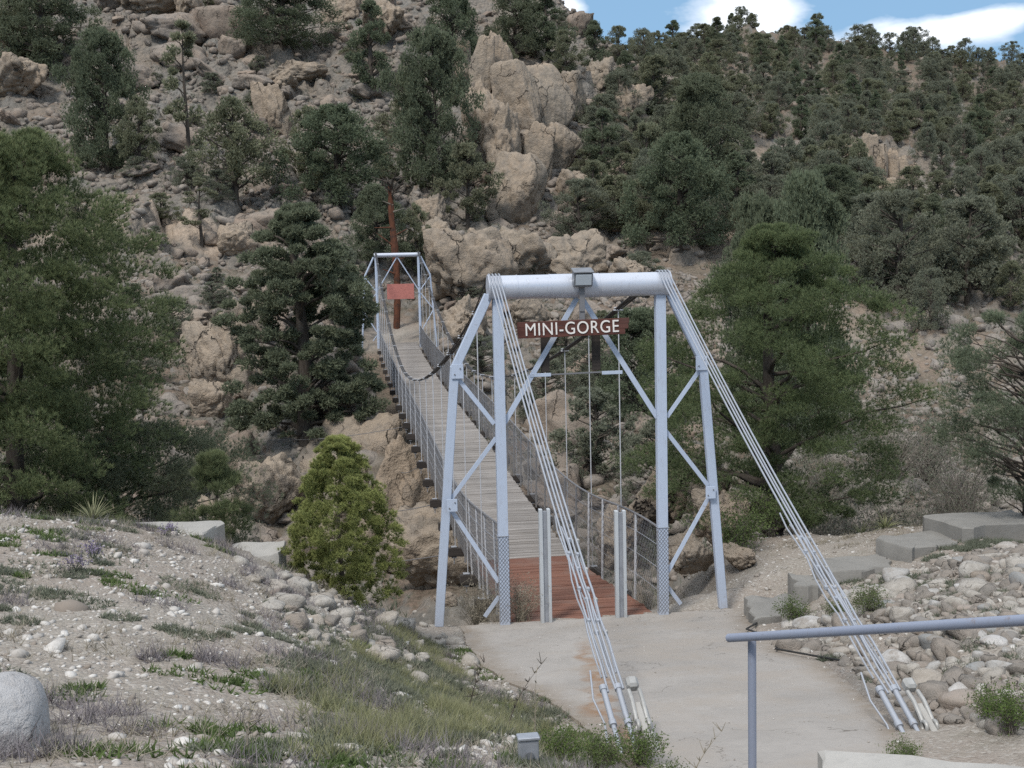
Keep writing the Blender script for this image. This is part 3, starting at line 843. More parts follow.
# clevises, turnbuckle rods and pads at the two anchors
for s in (-1, 1):
    a = ANC[s]; d = np.array([0, -7.2+.17, a[2]-HT-.11]); d[1] = a[1]+.17; d /= np.linalg.norm(d)
    side = np.array([1., 0, 0]); nrm_ = np.cross(side, d); nrm_ = nrm_ if nrm_[2] > 0 else -nrm_
    g0 = gz(a[0], a[1]-.35)
    t = thing('cable_anchor', (a[0], a[1]-.4, g0), ('left' if s < 0 else 'right')+' cable anchor of clevises and rods '+('in the leafy weeds beside the concrete walk' if s < 0 else 'among the cobbles by the low concrete curb'), 'anchor')
    for q in (-.11, 0.02):
        p0 = a+side*q; b = MB(); b.tube([p0-d*.05, p0+d*.34], .026, 12); b.tube([p0-d*.07, p0-d*.02], .034, 12); b.tube([p0+d*.32, p0+d*.37], .034, 12); b.build('turnbuckle', M_galv, t)
        b = MB(); b.tube([p0+d*.36, p0+d*.95], .02, 10); b.build('anchor_rod', M_galv, t)
    p0 = a+side*.13+nrm_*.06
    cl = MB(); cl.box(p0-d*.02, (.10, .12, .10), np.stack([side, d, nrm_], 1), .03); hd = cl.build('clevis_head', M_pale, t)
    for q in (-.045, .045):
        p1 = p0+side*q+d*.05; b = MB()
        pts = [p1, p1+d*.12+nrm_*.01, p1+d*.24-nrm_*.01, p1+d*.32-nrm_*.03]; b.tube(pts, .019, 8)
        th = np.linspace(0, 2*PI, 13); c_ = p1+d*.36-nrm_*.04
        b.tube([c_+.045*(math.cos(u_)*d+math.sin(u_)*nrm_) for u_ in th], .017, 8, cap=False); b.build('clevis_link', M_pale, hd)
    b = MB(); pc = p0+d*.46-nrm_*.09; b.box(pc, (.055, .55, .19), np.stack([side, d, nrm_], 1), .01); b.build('anchor_plate', M_conc, t)
    b = MB(); b.box(pc+side*.06+nrm_*.02+d*.02, (.05, .60, .05), np.stack([side, d, nrm_], 1), .01); b.build('plate_flange', M_pale, t)
    b = MB(); b.tube([p0-side*.3+d*(-.3)+nrm_*(-.1), p0-side*.33+d*.0-nrm_*.13, p0-side*.28+d*.25-nrm_*.16, p0-side*.3+d*.55-nrm_*.2], .009, 8); b.build('loose_strand', M_galv, t)
    b = MB(); b.box((a[0], a[1]-.72, g0-.10), (.45, .4, .2), bev=.03); b.build('concrete_pad', M_conc, t)

# two entry posts
for x, h, lb in ((-.575, 1.68, 'left one of the two chest-high weathered channel posts at the bridge entrance'), (.535, 1.60, 'right one of the two chest-high weathered channel posts at the bridge entrance')):
    t = thing('entry_post', (x, -.02, 0), lb, 'post', 'posts at the bridge entrance')
    b = MB(); b.box((x-.055, -.03, h/2-.02), (.05, .09, h+.04), bev=.004); b.box((x+.06, -.03, h/2-.02), (.045, .09, h+.04), bev=.004); b.build('flange', M_post, t)
    b = MB(); b.box((x+.004, -.035, h/2-.03), (.072, .03, h), bev=.003); b.build('web', M_box, t)

# sign with carved white letters
t = thing('name_sign', (0, -.19, 4.2), 'dark red wooden sign reading MINI-GORGE under the pipe beam', 'sign')
Rt = Matrix.Rotation(math.radians(-.8), 3, 'Y'); Rn = np.array(Rt)
b = MB()
for q, (dz, l, x_) in enumerate(((.075, 1.60, -.14), (-.002, 1.585, -.145), (-.078, 1.53, -.165))):
    b.box((x_+.005, -.21, 4.27+dz), (l, .035, .075), Rn, .004, tint=.3+.2*q)
b.build('board', M_sign, t)
tc_ = bpy.data.curves.new('letters', 'FONT'); tc_.body = 'MINI-GORGE'; tc_.size = .268; tc_.extrude = .006; tc_.space_character = 1.08; tc_.align_x = 'CENTER'; tc_.align_y = 'CENTER'
to = bpy.data.objects.new('tmp', tc_); COL.objects.link(to); bpy.context.view_layer.update()
me = bpy.data.meshes.new_from_object(to.evaluated_get(bpy.context.evaluated_depsgraph_get())); bpy.data.objects.remove(to)
vv = np.zeros(len(me.vertices)*3); me.vertices.foreach_get('co', vv); vv = vv.reshape(-1, 3)
wdt = vv[:, 0].max()-vv[:, 0].min(); vv[:, 0] *= 1.33/wdt; vv[:, 1] *= .175/(vv[:, 1].max()-vv[:, 1].min()); vv[:, 1] -= (vv[:, 1].max()+vv[:, 1].min())/2; vv[:, 0] -= (vv[:, 0].max()+vv[:, 0].min())/2
v3 = np.stack([vv[:, 0], -vv[:, 2], vv[:, 1]], 1)@Rn.T+np.array([-.155, -.234+.19, 4.275-4.2])
me.vertices.foreach_set('co', v3.astype(np.float32).ravel()); me.name = 'lettering'; me.materials.clear(); me.materials.append(M_white); link('lettering', me, t)
b = MB(); b.box((0, -.17, 4.47), (.08, .03, .36)); b.build('hanger_strap', M_wire, t)

# floodlight on top of the beam
t = thing('floodlight', (0, 0, HT+.17), 'small grey floodlight clamped on top of the pipe beam', 'floodlight')
Rf = np.array(Matrix.Rotation(math.radians(16), 3, 'X'))
b = MB(); b.box((.0, -.23, HT+.10), (.27, .16, .20), Rf, .012); b.box((.0, -.25, HT+.215), (.29, .22, .02), Rf, .006); hd = b.build('housing', M_lampbody, t)
b = MB(); b.box((0, -.316, HT+.085), (.225, .012, .15), Rf, .004); b.build('lens', M_lens, hd)
b = MB(); b.bar((0, -.19, HT+.0), (0, -.19, HT-.36), .075, .02); b.box((0, -.10, HT+.18), (.06, .22, .015)); b.build('bracket', M_wire, t)

# faded red board on the far tower
t = thing('notice_board', (.12, LB-.12, ZB+2.4), 'blank faded red board hung in the far tower', 'sign')
b = MB(); b.box((.13, LB-.14, ZB+2.84), (1.5, .03, .84), bev=.01); b.build('board', M_pink, t)
b = MB()
for q in (-.85, 1.1): b.tube([(q, LB-.1, ZB+3.1), (q+(-.3 if q < 0 else .1), LB-.05, ZB+3.1)], .015, 6)
b.tube([(-1.15, LB-.1, ZB+2.75), (1.15, LB-.1, ZB+2.75)], .02, 6); b.build('cross_tie', M_wire, t)

# handrail in the near right corner
p0, p1 = PT(729, 638, 7.0), PT(1060, 618, 5.0); pm = PT(752, 640, 6.93)
t = thing('handrail', (pm[0], pm[1], gz(pm[0], pm[1])), 'blue-grey pipe handrail above the low concrete curb', 'handrail')
b = MB(); b.tube([p0, p0+(p1-p0)*.5, p1, p1+(p1-p0)*1.0], .025, 14); b.build('top_rail', M_rail, t)
b = MB(); gb = gz(pm[0], pm[1]); b.tube([(pm[0], pm[1], pm[2]), (pm[0], pm[1], gb-.1)], .024, 14); b.build('upright', M_rail, t)
pe = p1+(p1-p0)*.9; b = MB(); b.tube([tuple(pe), (pe[0], pe[1], gz(pe[0], pe[1])-.1)], .024, 14); b.build('upright', M_rail, t)


# concrete blocks and slabs
def slab(name, label, cat, pts, top, thick, mat, group=None, wobble=.012, seed=0, slope=(0, 0)):
    """a flat block with an uneven outline; pts are xy corners"""
    pts = np.array(pts, float); c = pts.mean(0); n = len(pts); o_ = []; r = np.random.default_rng(seed)
    for k in range(n):
        a, b_ = pts[k], pts[(k+1) % n]
        for u_ in np.linspace(0, 1, 7)[:-1]: o_.append(a+(b_-a)*u_+r.normal(0, wobble, 2))
    o_ = np.array(o_); N_ = len(o_); zt = top+(o_-c)@np.array(slope)
    rings = [np.column_stack([o_, zt-thick]), np.column_stack([o_, zt-.02]), np.column_stack([c+(o_-c)*(.955+.03*r.random((N_, 1))), zt+r.normal(0, .008, N_)]), np.column_stack([c+(o_-c)*.5, top+((o_-c)*.5)@np.array(slope)+r.normal(0, .004, N_)])]
    V_ = np.vstack(rings+[[[c[0], c[1], top]]]); F_ = []
    for q in range(3):
        for k in range(N_):
            a, b_ = q*N_+k, q*N_+(k+1) % N_; F_ += [(a, b_, b_+N_), (a, b_+N_, a+N_)]
    F_ += [(3*N_+k, 3*N_+(k+1) % N_, 4*N_) for k in range(N_)]
    ar = sum(pts[k][0]*pts[(k+1) % n][1]-pts[(k+1) % n][0]*pts[k][1] for k in range(n))
    F_ = np.array(F_); F_ = F_ if ar > 0 else F_[:, ::-1]
    o = link(name, mesh_np(name, V_-np.array([c[0], c[1], top-thick]), F_, mat, True, {'tint': np.full(len(V_), .5)}, 30), None, (c[0], c[1], top-thick))
    return tag(o, label, cat, group)


slab('concrete_block', 'longer pale concrete block at the crest of the gravel bank', 'concrete block', [(-6.3, -3.1), (-5.0, -2.95), (-4.82, -2.15), (-6.0, -2.1)], 2.2, .5, M_conc, seed=1, slope=(-.02, -.03))
slab('concrete_block', 'shorter pale concrete block lower down beside the round pine shrub', 'concrete block', [(-4.78, -2.9), (-4.18, -2.8), (-4.12, -2.1), (-4.75, -2.1)], 1.88, .5, M_conc, seed=2)
SL = [([(2.05, -1.5), (2.85, -1.25), (3.1, -.35), (2.3, -.3)], .30, 'lowest stone step slab beside the right end of the bridge'),
      ([(3.0, -.75), (3.3, -.7), (3.45, -.1), (3.1, .05)], .50, 'small tilted stone slab between the lowest step and the cobbles'),
      ([(3.55, -.6), (4.6, -.45), (4.7, .4), (3.6, .35)], .64, 'third stone step slab going up the right bank'),
      ([(4.75, -.3), (5.7, -.2), (5.8, .75), (4.75, .6)], .86, 'fourth stone step slab with a sharp dark edge'),
      ([(5.8, 0), (7.3, .1), (7.3, 1.1), (5.75, 1.0)], 1.06, 'topmost and widest stone step slab on the right bank')]
for k, (p, z_, lb) in enumerate(SL): slab('step_slab', lb, 'step', p, z_, .42, M_step, 'stone steps climbing the right bank', .045, 10+k, (.0, -.02))
q0, q1 = PT(818, 770, 8.3), PT(1100, 748, 7.6)
slab('concrete_curb', 'low pale concrete curb below the handrail at the bottom edge', 'curb', [(q0[0], q0[1]), (q1[0], q1[1]), (q1[0]+.1, q1[1]-.8), (q0[0]-.2, q0[1]-.8)], (q0[2]+q1[2])/2, .6, M_conc, seed=5, slope=(.05, 0))

# electrical box near the bottom edge
_hb = hit(528, 766, 3)[1]; bp = PT(528, 739, min(_hb+.05, 6.5)); g0 = gz(bp[0], bp[1])
t = thing('junction_box', (bp[0], bp[1], g0), 'small grey metal junction box standing in the weeds', 'junction box', rz=0)
b = MB(); b.box((bp[0], bp[1], bp[2]-.11), (.10, .06, .24), bev=.006); bx_ = b.build('box', M_box, t)
b = MB(); b.box((bp[0], bp[1]-.002, bp[2]+.012), (.112, .075, .016), bev=.004); b.build('lid', M_box, t)
b = MB(); b.tube([(bp[0], bp[1]-.034, bp[2]-.07), (bp[0], bp[1]-.046, bp[2]-.07)], .02, 14); b.build('knockout', M_lampbody, bx_)
b = MB(); b.tube([(bp[0], bp[1], bp[2]-.2), (bp[0], bp[1], g0-.1)], .018, 10); b.build('conduit', M_galv, t)

# black base of the boundary cord along the slab
b = MB(); pp = [(2.35, -1.05), (1.75, -2.0), (1.85, -3.0), (1.55, -3.6), (1.75, -4.3), (1.98, -4.7), (2.0, -5.2)]
pp = np.array([(x, y, float(path_z(np.array(y)))+.06+.012*math.sin(k*2.1)) for k, (x, y) in enumerate(pp)])
o = b.tube(pp, .012, 6).build('rubber_hose', M_blackbox, loc=tuple(pp[0])); tag(o, 'thin black hose lying along the edge of the concrete walk', 'hose')

# guy wires from the left side of the deck to the gorge wall
for k, (hy, pa) in enumerate(((HY[6], (395, 470, 36)), (HY[4], (360, 508, 33)), (HY[2], (330, 560, 30)), (HY[9], (270, 440, 48)))):
    a = np.array([-1.25, hy, float(deck_z(hy))-.2]); e, _ = hit(*pa[:2], 24)
    n = 12; tt = np.linspace(0, 1, n)[:, None]; l = a+(e-a)*tt; l[:, 2] -= .15*np.sin(tt[:, 0]*PI)
    o = MB().tube(l, .012, 5).build('guy_wire', M_wire, loc=tuple(a)); tag(o, ('upper', 'middle', 'lowest', 'x')[k] + ' guy wire slanting from the deck down to the gorge wall' if k != 3 else 'farthest guy wire slanting left below the shaded tree', 'guy wire', 'guy wires below the bridge')

# ------------------------------------------------------------ rocks
def ico(n):
    bm = bmesh.new(); bmesh.ops.create_icosphere(bm, subdivisions=n, radius=1)
    V_ = np.array([v.co[:] for v in bm.verts]); F_ = np.array([[v.index for v in f.verts] for f in bm.faces]); bm.free(); return V_, F_


ICO = {n: ico(n) for n in (1, 2, 3, 4, 5)}
def rock_geo(seed, lvl=4, planes=11, p=14, rough=.10, crack=.0, shape=(1, 1, .75), round_=.0):
    V_, F_ = ICO[lvl]; r = np.random.default_rng(seed)
    n = r.normal(size=(planes, 3)); n /= np.linalg.norm(n, axis=1)[:, None]; dk = r.uniform(.62, 1.0, planes)
    ns = np.concatenate([n, np.eye(3), -np.eye(3)]); dk = np.concatenate([dk, np.full(6, .95)])
    a = np.clip(V_@ns.T, 0, None)/dk; rad = ((a**p).sum(1))**(-1/p); rad = rad*(1-round_)+round_*.85
    P_ = V_*rad[:, None]; o = r.uniform(0, 50, 3); q = P_+o
    h = rough*fbm(q[:, 0]*1.7, q[:, 1]*1.7, q[:, 2]*1.7, seed, 5 if lvl > 3 else 3, .55)
    if crack:
        f1, f2 = worley3(q*np.array([1.3, 1.3, .7])+.45*np.stack([fbm(q[:, 0]*2, q[:, 1]*2, q[:, 2]*2, seed+4+k_, 3) for k_ in range(3)], 1), seed)
        h = h-crack*np.exp(-((f2-f1)/.07)**2)
        for fq, am in ((1.9, 1.5), (4.2, .55)):
            w_ = q*fq*np.array([1, 1, .7])+.25*fbm(q[:, 0]*4, q[:, 1]*4, q[:, 2]*4, seed+11, 2)[:, None]
            cid, e_ = cellrand(w_, seed+40); h = h+crack*am*(cid-.5)*smooth(0, .16, e_)*1.6-crack*.25*am*(1-smooth(0, .08, e_))
    P_ = P_*(1+h)[:, None]*np.array(shape)
    return P_, F_


def rock_mesh(name, mat, *a, **k):
    V_, F_ = rock_geo(*a, **k); return mesh_np(name, V_, F_, mat, True)


RB = [rock_mesh('boulder', M_rock if k % 3 else M_rock_pink, 100+k, 4, planes=int(9+k % 4), p=22, rough=.14, crack=.11 if k % 2 else .06,
      shape=[(1, .9, .75), (1.2, .8, .6), (.9, .9, 1), (1.1, .8, .55)][k % 4]) for k in range(12)]
RS = [rock_mesh('boulder', M_rock_small if k % 2 else M_rock, 200+k, 3, planes=10, rough=.14, shape=[(1, .85, .7), (1.1, .8, .5)][k % 2]) for k in range(8)]
RBIG = [rock_mesh('boulder', M_rock_big if k % 2 else M_rock, 300+k, 5, planes=14, p=22, rough=.15, crack=.115, shape=(1, .9, 1)) for k in range(6)]
RDOME = [rock_mesh('boulder', M_rock_big, 350+k, 5, planes=9, p=12, rough=.09, crack=.055, shape=(1, .9, 1), round_=.12) for k in range(5)]


def place_rock(me, p, size, rz, tilt=(0, 0), sink=.25, label=None, cat='boulder', group=None, name='boulder'):
    o = link(name, me); o.location = (p[0], p[1], p[2]+size[2]*(1-2*sink)*.6); o.scale = size; o.rotation_euler = (tilt[0], tilt[1], rz)
    return tag(o, label, cat, group)


def rock_px(me, px, py, wpx, hpx, label, d=None, rz=0., tilt=(0, 0), depth=.9, group=None, name='boulder', sink=.12):
    """a rock whose foot stands at the ground in direction (px,py)"""
    if d is None: p, t_ = hit(px, py)
    else: p = PT(px, py, d); t_ = d
    s_ = t_/FOC; sx, sz = wpx*s_/2, hpx*s_/2/.82
    o = link(name, me); o.location = (p[0]+_f[0]*sx*.3, p[1]+_f[1]*sx*.3, p[2]+sz*(.82-sink)); o.scale = (sx, sx*depth, sz); o.rotation_euler = (tilt[0], tilt[1], rz-YAW)
    return tag(o, label, 'boulder' if name == 'boulder' else 'rock outcrop', group)


# central granite outcrop, made of separate blocks leaning on each other
OC = 'blocks of the tan granite outcrop'
for k, (px, py, wp, hp, m_, tl, lb) in enumerate([
    (482, 118, 24, 74, 11, (.0, .04), 'left column of the tall split spire on the tan outcrop'),
    (500, 116, 24, 80, 13, (.0, .06), 'right and tallest column of the split spire on the tan outcrop'),
    (491, 150, 46, 60, 5, (.0, .0), 'fractured foot of the split spire'),
    (463, 84, 22, 40, 12, (0, -.1), 'narrow tan block left of the tall split spire'),
    (520, 128, 42, 62, 14, (0, .15), 'leaning tan block right of the tall split spire'),
    (548, 132, 56, 64, 10, (.1, .0), 'broad tan block with a flat top on the outcrop'),
    (574, 122, 32, 44, 11, (0, -.1), 'dark sided block at the right end of the outcrop'),
    (500, 178, 46, 70, 5, (0, .1), 'pale fractured block below the tall split spire'),
    (478, 140, 30, 60, 5, (0, -.1), 'narrow block left of the fractured block'),
    (528, 175, 26, 40, 12, (0, 0), 'small block wedged left of the smooth rounded dome'),
    (562, 172, 34, 46, 13, (0, .2), 'cracked grey block right of the smooth rounded dome'),
    (520, 218, 62, 60, 14, (.1, .1), 'wide pink tan slab below the smooth rounded dome'),
    (575, 205, 42, 36, 5, (0, .2), 'low broken block right of the wide slab'),
    (601, 88, 26, 26, 1, (0, .1), 'light block beyond the outcrop beside the sky notch'),
    (630, 122, 40, 38, 5, (0, .1), 'cracked block on the slope right of the outcrop'),
    (606, 150, 30, 28, 3, (0, .1), 'small tan block among bushes right of the outcrop'),
]): rock_px(RDOME[m_-10] if m_ > 9 else RBIG[m_], px, py, wp*1.15, hp*1.1, lb, rz=.7*k, tilt=tl, group=OC)
rock_px(RDOME[0], 538, 184, 34, 60, 'smooth rounded tan dome standing in the middle of the outcrop', tilt=(0, .12))
# bedrock shelves left and right behind the far tower
for k, (px, py, wp, hp, m_, lb) in enumerate([
    (470, 302, 96, 66, 1, 'huge rounded tan bedrock knob right of the far tower'),
    (440, 262, 66, 44, 3, 'flat bedrock shelf above the rounded bedrock knob'),
    (520, 286, 84, 56, 5, 'cracked bedrock block between the knob and the pipe beam'),
    (575, 278, 80, 40, 1, 'low bedrock shelf behind the pipe beam'),
    (462, 345, 70, 46, 5, 'broken bedrock under the rounded bedrock knob'),
    (428, 232, 40, 36, 3, 'pale cracked bedrock beneath the big pine'),
    (530, 330, 56, 36, 3, 'grey bedrock seen left of the sign'),
    (630, 292, 60, 34, 5, 'bedrock shelf seen right of the beam'),
    (352, 455, 96, 88, 1, 'large cracked slab of gorge wall left of the bridge'),
    (402, 520, 100, 120, 5, 'dark gorge wall block under the bridge deck'),
    (335, 540, 90, 90, 3, 'gorge wall block behind the round pine shrub'),
    (440, 590, 110, 80, 5, 'lowest gorge wall block under the bridge'),
    (265, 525, 90, 60, 1, 'rounded gorge wall block above the shorter concrete block'),
    (210, 540, 60, 40, 5, 'low gorge wall slab behind the longer concrete block'),
    (210, 420, 50, 40, 3, 'rounded boulder at the foot of the rubble chute'),
    (235, 355, 70, 55, 5, 'blocky ledge right of the rubble chute'),
    (215, 395, 76, 66, 1, 'broad ledge below the blocky ledge'),
    (150, 16, 80, 46, 1, 'reddish tan cliff block at the top left'),
    (190, 22, 50, 40, 3, 'small cliff block right of the reddish cliff'),
    (15, 95, 70, 40, 5, 'grey cliff block behind the pines at top left'),
    (298, 82, 52, 20, 5, 'flat pale slab lying high on the left slope'),
    (282, 94, 46, 22, 3, 'tilted slab just below the flat pale slab'),
    (270, 135, 36, 46, 1, 'pinkish upright boulder below the tilted slab'),
    (240, 258, 42, 36, 5, 'pale pyramid shaped boulder by the trail'),
    (385, 40, 60, 44, 5, 'grey bedrock ramp beside the tall pine on the upper slope'),
    (345, 22, 40, 30, 1, 'tan rock at the top centre left'),
]): rock_px(RBIG[m_], px, py, wp*1.1, hp*1.1, lb, rz=1.1*k+.4, tilt=(.05*(k % 3), .06*(k % 4)-.1), depth=.7)
# finger-like columns on the right slope
for k, (px, py, wp, hp) in enumerate([(868, 172, 20, 38), (882, 186, 15, 42), (893, 188, 15, 38), (904, 190, 13, 34), (915, 192, 13, 28), (886, 200, 56, 22), (855, 166, 18, 26)]):
    rock_px(RDOME[k % 3] if k < 5 else RBIG[1], px, py, wp*1.1, hp, ['first and tallest', 'second', 'third', 'fourth', 'fifth and shortest', 'wide base', 'tan block left'][k]+' of the finger like granite columns on the right slope', rz=k, group='finger like granite columns')
for k, (px, py, wp, hp) in enumerate([(798, 112, 14, 9), (945, 110, 16, 14), (915, 128, 22, 9), (985, 98, 12, 10), (720, 85, 16, 9), (905, 42+34, 10, 6), (848, 64, 12, 7), (860, 60, 9, 5), (925, 65, 9, 8), (790, 76, 10, 7), (758, 62, 10, 7), (815, 95, 14, 8), (952, 88, 12, 9), (680, 98, 14, 8), (840, 118, 16, 8), (1000, 130, 14, 9)]):
    rock_px(RB[k % 12], px, py, wp*1.3, hp*1.4, 'small pale outcrop showing between trees on the far right hillside', rz=k, group='pale outcrops among the far trees')
# big rocks right of the bridge entrance
for k, (px, py, wp, hp, d, lb) in enumerate([
    (722, 545, 64, 54, 21.5, 'big grey boulder seen between the right tower legs'),
    (690, 572, 60, 40, 20.2, 'flat topped boulder at the right edge of the red planks'),
    (742, 570, 52, 26, 19.8, 'lower layered boulder right of the outer tower leg'),
    (712, 505, 44, 34, 24, 'rear boulder under the large pine'),
    (668, 520, 70, 60, 24.5, 'dark boulder behind the right tower post'),
    (620, 560, 90, 60, 25, 'shadowed rock in the gorge behind the right entry post')]):
    rock_px(RBIG[(1, 5, 3)[k % 3]], px, py, wp, hp, lb, d=d, rz=.9*k, depth=.8)
for k, (px, py, wp, hp, d) in enumerate([(445, 608, 22, 20, 19.0), (468, 606, 30, 26, 18.8), (482, 618, 18, 14, 18.2)]):
    rock_px(RB[k+1], px, py, wp, hp, ('dark rock left of the left tower leg foot', 'rock under the left edge of the deck', 'small rock beside the left main post')[k], d=d, rz=k)
# big smooth boulder in the lower left corner
p = PT(-6, 738, 5.0); o = link('boulder', rock_mesh('boulder', M_boulder_grey, 77, 5, planes=7, p=5, rough=.05, shape=(1, .9, 1), round_=.45)); o.location = tuple(p); o.scale = (.235, .235, .34); tag(o, 'smooth light grey boulder cut by the lower left corner', 'boulder')
p = PT(38, 772, 5.0); place_rock(RS[1], (p[0], p[1], gz(p[0], p[1])), (.09, .08, .05), 0, label='small pale stone at the foot of the smooth grey boulder')

def clear_deck():
    for o in [q for q in COL.objects if q.name.startswith(('boulder', 'rock'))]:
        M_ = np.array(Matrix.LocRotScale(o.location, o.rotation_euler, o.scale)); n__ = len(o.data.vertices); v_ = np.zeros(n__*3, np.float32); o.data.vertices.foreach_get('co', v_)
        v_ = v_.reshape(-1, 3)@M_[:3, :3].T+M_[:3, 3]; m_ = (np.abs(v_[:, 0]) < 1.5) & (v_[:, 1] > .2) & (v_[:, 1] < 50.8)
        if m_.any():
            ex_ = (v_[m_, 2]-deck_z(v_[m_, 1])+.45).max()
            if ex_ > 0: o.location.z -= ex_
# scattered boulders on the far side: the largest ones are things, the rubble is one mass
rng = np.random.default_rng(12)
cand = []
while len(cand) < 290:
    px, py = rng.uniform(-20, 700), rng.uniform(0, 590)
    if px > 380 and rng.random() < .5: continue
    p, t_ = hit(px, py, 24)
    if t_ < 27 or t_ > 150 or (abs(p[0]) < 3.2 and p[1] < 56) or (abs(p[0]+.3) < 3 and 48 < p[1] < 60): continue
    cand.append((p, t_))
LBL = ['angular grey boulder on the rocky left slope', 'broken tan boulder on the rocky left slope', 'low flat stone on the rocky left slope']
for k, (p, t_) in enumerate(cand):
    s_ = rng.lognormal(-.38, .5)*(.7+t_/130); me = RB[k % 12] if s_ > .55 else RS[k % 8]
    place_rock(me, p, (s_, s_*rng.uniform(.7, 1), s_*rng.uniform(.55, 1)), rng.uniform(0, 6), rng.normal(0, .25, 2), .3, LBL[0 if me in RB and (k % 3) else 1 if me in RB else 2], group=('grey boulders', 'tan boulders', 'flat stones')[0 if me in RB and (k % 3) else 1 if me in RB else 2]+' strewn over the left slope')


clear_deck()


def scatter_rocks(name, P_, S_, mat, lvl, label, seed, flat=.6, protos=10):
    r = np.random.default_rng(seed); G = [rock_geo(seed+q, lvl, planes=8, p=9, rough=.10, shape=(1, .85, flat)) for q in range(protos)]
    Vs, Fs, Ts = [], [], []; nv = len(G[0][0]); F0 = G[0][1]
    n = len(P_); ang = r.uniform(0, 2*PI, n); pk = r.integers(0, protos, n); B_ = np.stack([g[0] for g in G])[pk]
    B_ = B_*S_[:, None, None]*r.uniform(.8, 1.25, (n, 1, 3)); c_, s_ = np.cos(ang)[:, None], np.sin(ang)[:, None]
    t1 = r.normal(0, .3, (n, 1)); z_ = B_[:, :, 2]+t1*B_[:, :, 0]
    x_ = B_[:, :, 0]*c_-B_[:, :, 1]*s_; y_ = B_[:, :, 0]*s_+B_[:, :, 1]*c_
    V_ = np.stack([x_, y_, z_], -1)+P_[:, None]; F_ = (F0[None]+np.arange(n)[:, None, None]*nv).reshape(-1, 3)
    tt = np.repeat(r.beta(1.6, 1.6, n), nv)
    o = link(name, mesh_np(name, V_.reshape(-1, 3), F_, mat, True, {'tint': tt})); return tag(o, label, kind='stuff')


# rubble on the far bank
n = 17000; a_ = rng.uniform(-.50, .50, n)+YAW; d_ = 26*np.exp(rng.uniform(0, 1.45, n)); x_ = CAM[0]+np.sin(a_)*d_; y_ = CAM[1]+np.cos(a_)*d_
z_, k_, _ = ground(x_, y_); dn = fbm(x_/6, y_/6, seed=90, o=3); ok = (dn > rng.uniform(-.6, .25, n)) & ~((np.abs(x_) < 2.4) & (y_ < 60)) & (y_ > 6) & (trail_mask(x_, y_) < .2)
P_ = np.stack([x_, y_, z_], 1)[ok]; S_ = rng.lognormal(-2.0, .5, ok.sum())*(.6+d_[ok]/80)
scatter_rocks('rubble', P_, S_, M_rock_small, 1 if False else 2, 'loose rubble and stones over the far slopes', 500)

n = 26000; a_ = rng.uniform(-.50, .30, n)+YAW; d_ = 60*np.exp(rng.uniform(0, .92, n)); x_ = CAM[0]+np.sin(a_)*d_; y_ = CAM[1]+np.cos(a_)*d_
z_, k_, _ = ground(x_, y_); dn = fbm(x_/7, y_/7, seed=95, o=3); ok = (dn > rng.uniform(-.5, .2, n)) & ~((np.abs(x_) < 2.4) & (y_ < 60)) & (trail_mask(x_, y_) < .2) & (dirt_mask(x_, y_) < .3)
scatter_rocks('rubble', np.stack([x_, y_, z_], 1)[ok], rng.lognormal(-1.45, .45, ok.sum())*(.5+d_[ok]/180), M_rock, 1, 'angular broken rock lying over the upper left slope', 560, .75)
# gravel and stones on the near bank
def on_bank(n, r, x0=-9.5, x1=-1.3, y0=-13.5, y1=-1.6):
    x_ = r.uniform(x0, x1, n); y_ = r.uniform(y0, y1, n); ok = (x_ < path_l(y_)-.05); return x_[ok], y_[ok]
x_, y_ = on_bank(24000, rng); z_ = ground(x_, y_)[0]; dn = fbm(x_/1.2, y_/1.2, seed=91, o=3); ok = dn > rng.uniform(-.5, .45, len(x_))
S_ = rng.lognormal(-4.35, .6, ok.sum()); scatter_rocks('gravel', np.stack([x_, y_, z_], 1)[ok], S_, M_pebble, 1, 'pale gravel and small stones on the near bank', 520, .6)
x_, y_ = rng.uniform(1.7, 13, 9000), rng.uniform(-11, 4.5, 9000); ok = x_ > path_r(y_)+.02; x_, y_ = x_[ok], y_[ok]
S_ = rng.lognormal(-4.0, .5, len(x_)); scatter_rocks('gravel', np.stack([x_, y_, ground(x_, y_)[0]], 1), S_, M_pebble, 1, 'gravel and pebbles on the right bank', 540, .6)

x_, y_ = rng.uniform(-2, 2.6, 4000), rng.uniform(-9.3, 0, 4000); e_ = np.minimum(x_-path_l(y_), path_r(y_)-x_); ok = (e_ > .02) & (rng.random(4000) < .05+.8*np.exp(-e_/.13)+.25*(fbm(x_/.8, y_/.8, seed=97, o=2) > .28)); x_, y_ = x_[ok], y_[ok]
scatter_rocks('gravel', np.stack([x_, y_, path_z(y_)+.025], 1), rng.lognormal(-5.1, .45, len(x_)), M_pebble, 1, 'grit and small stones drifted on the concrete walk', 580, .6)
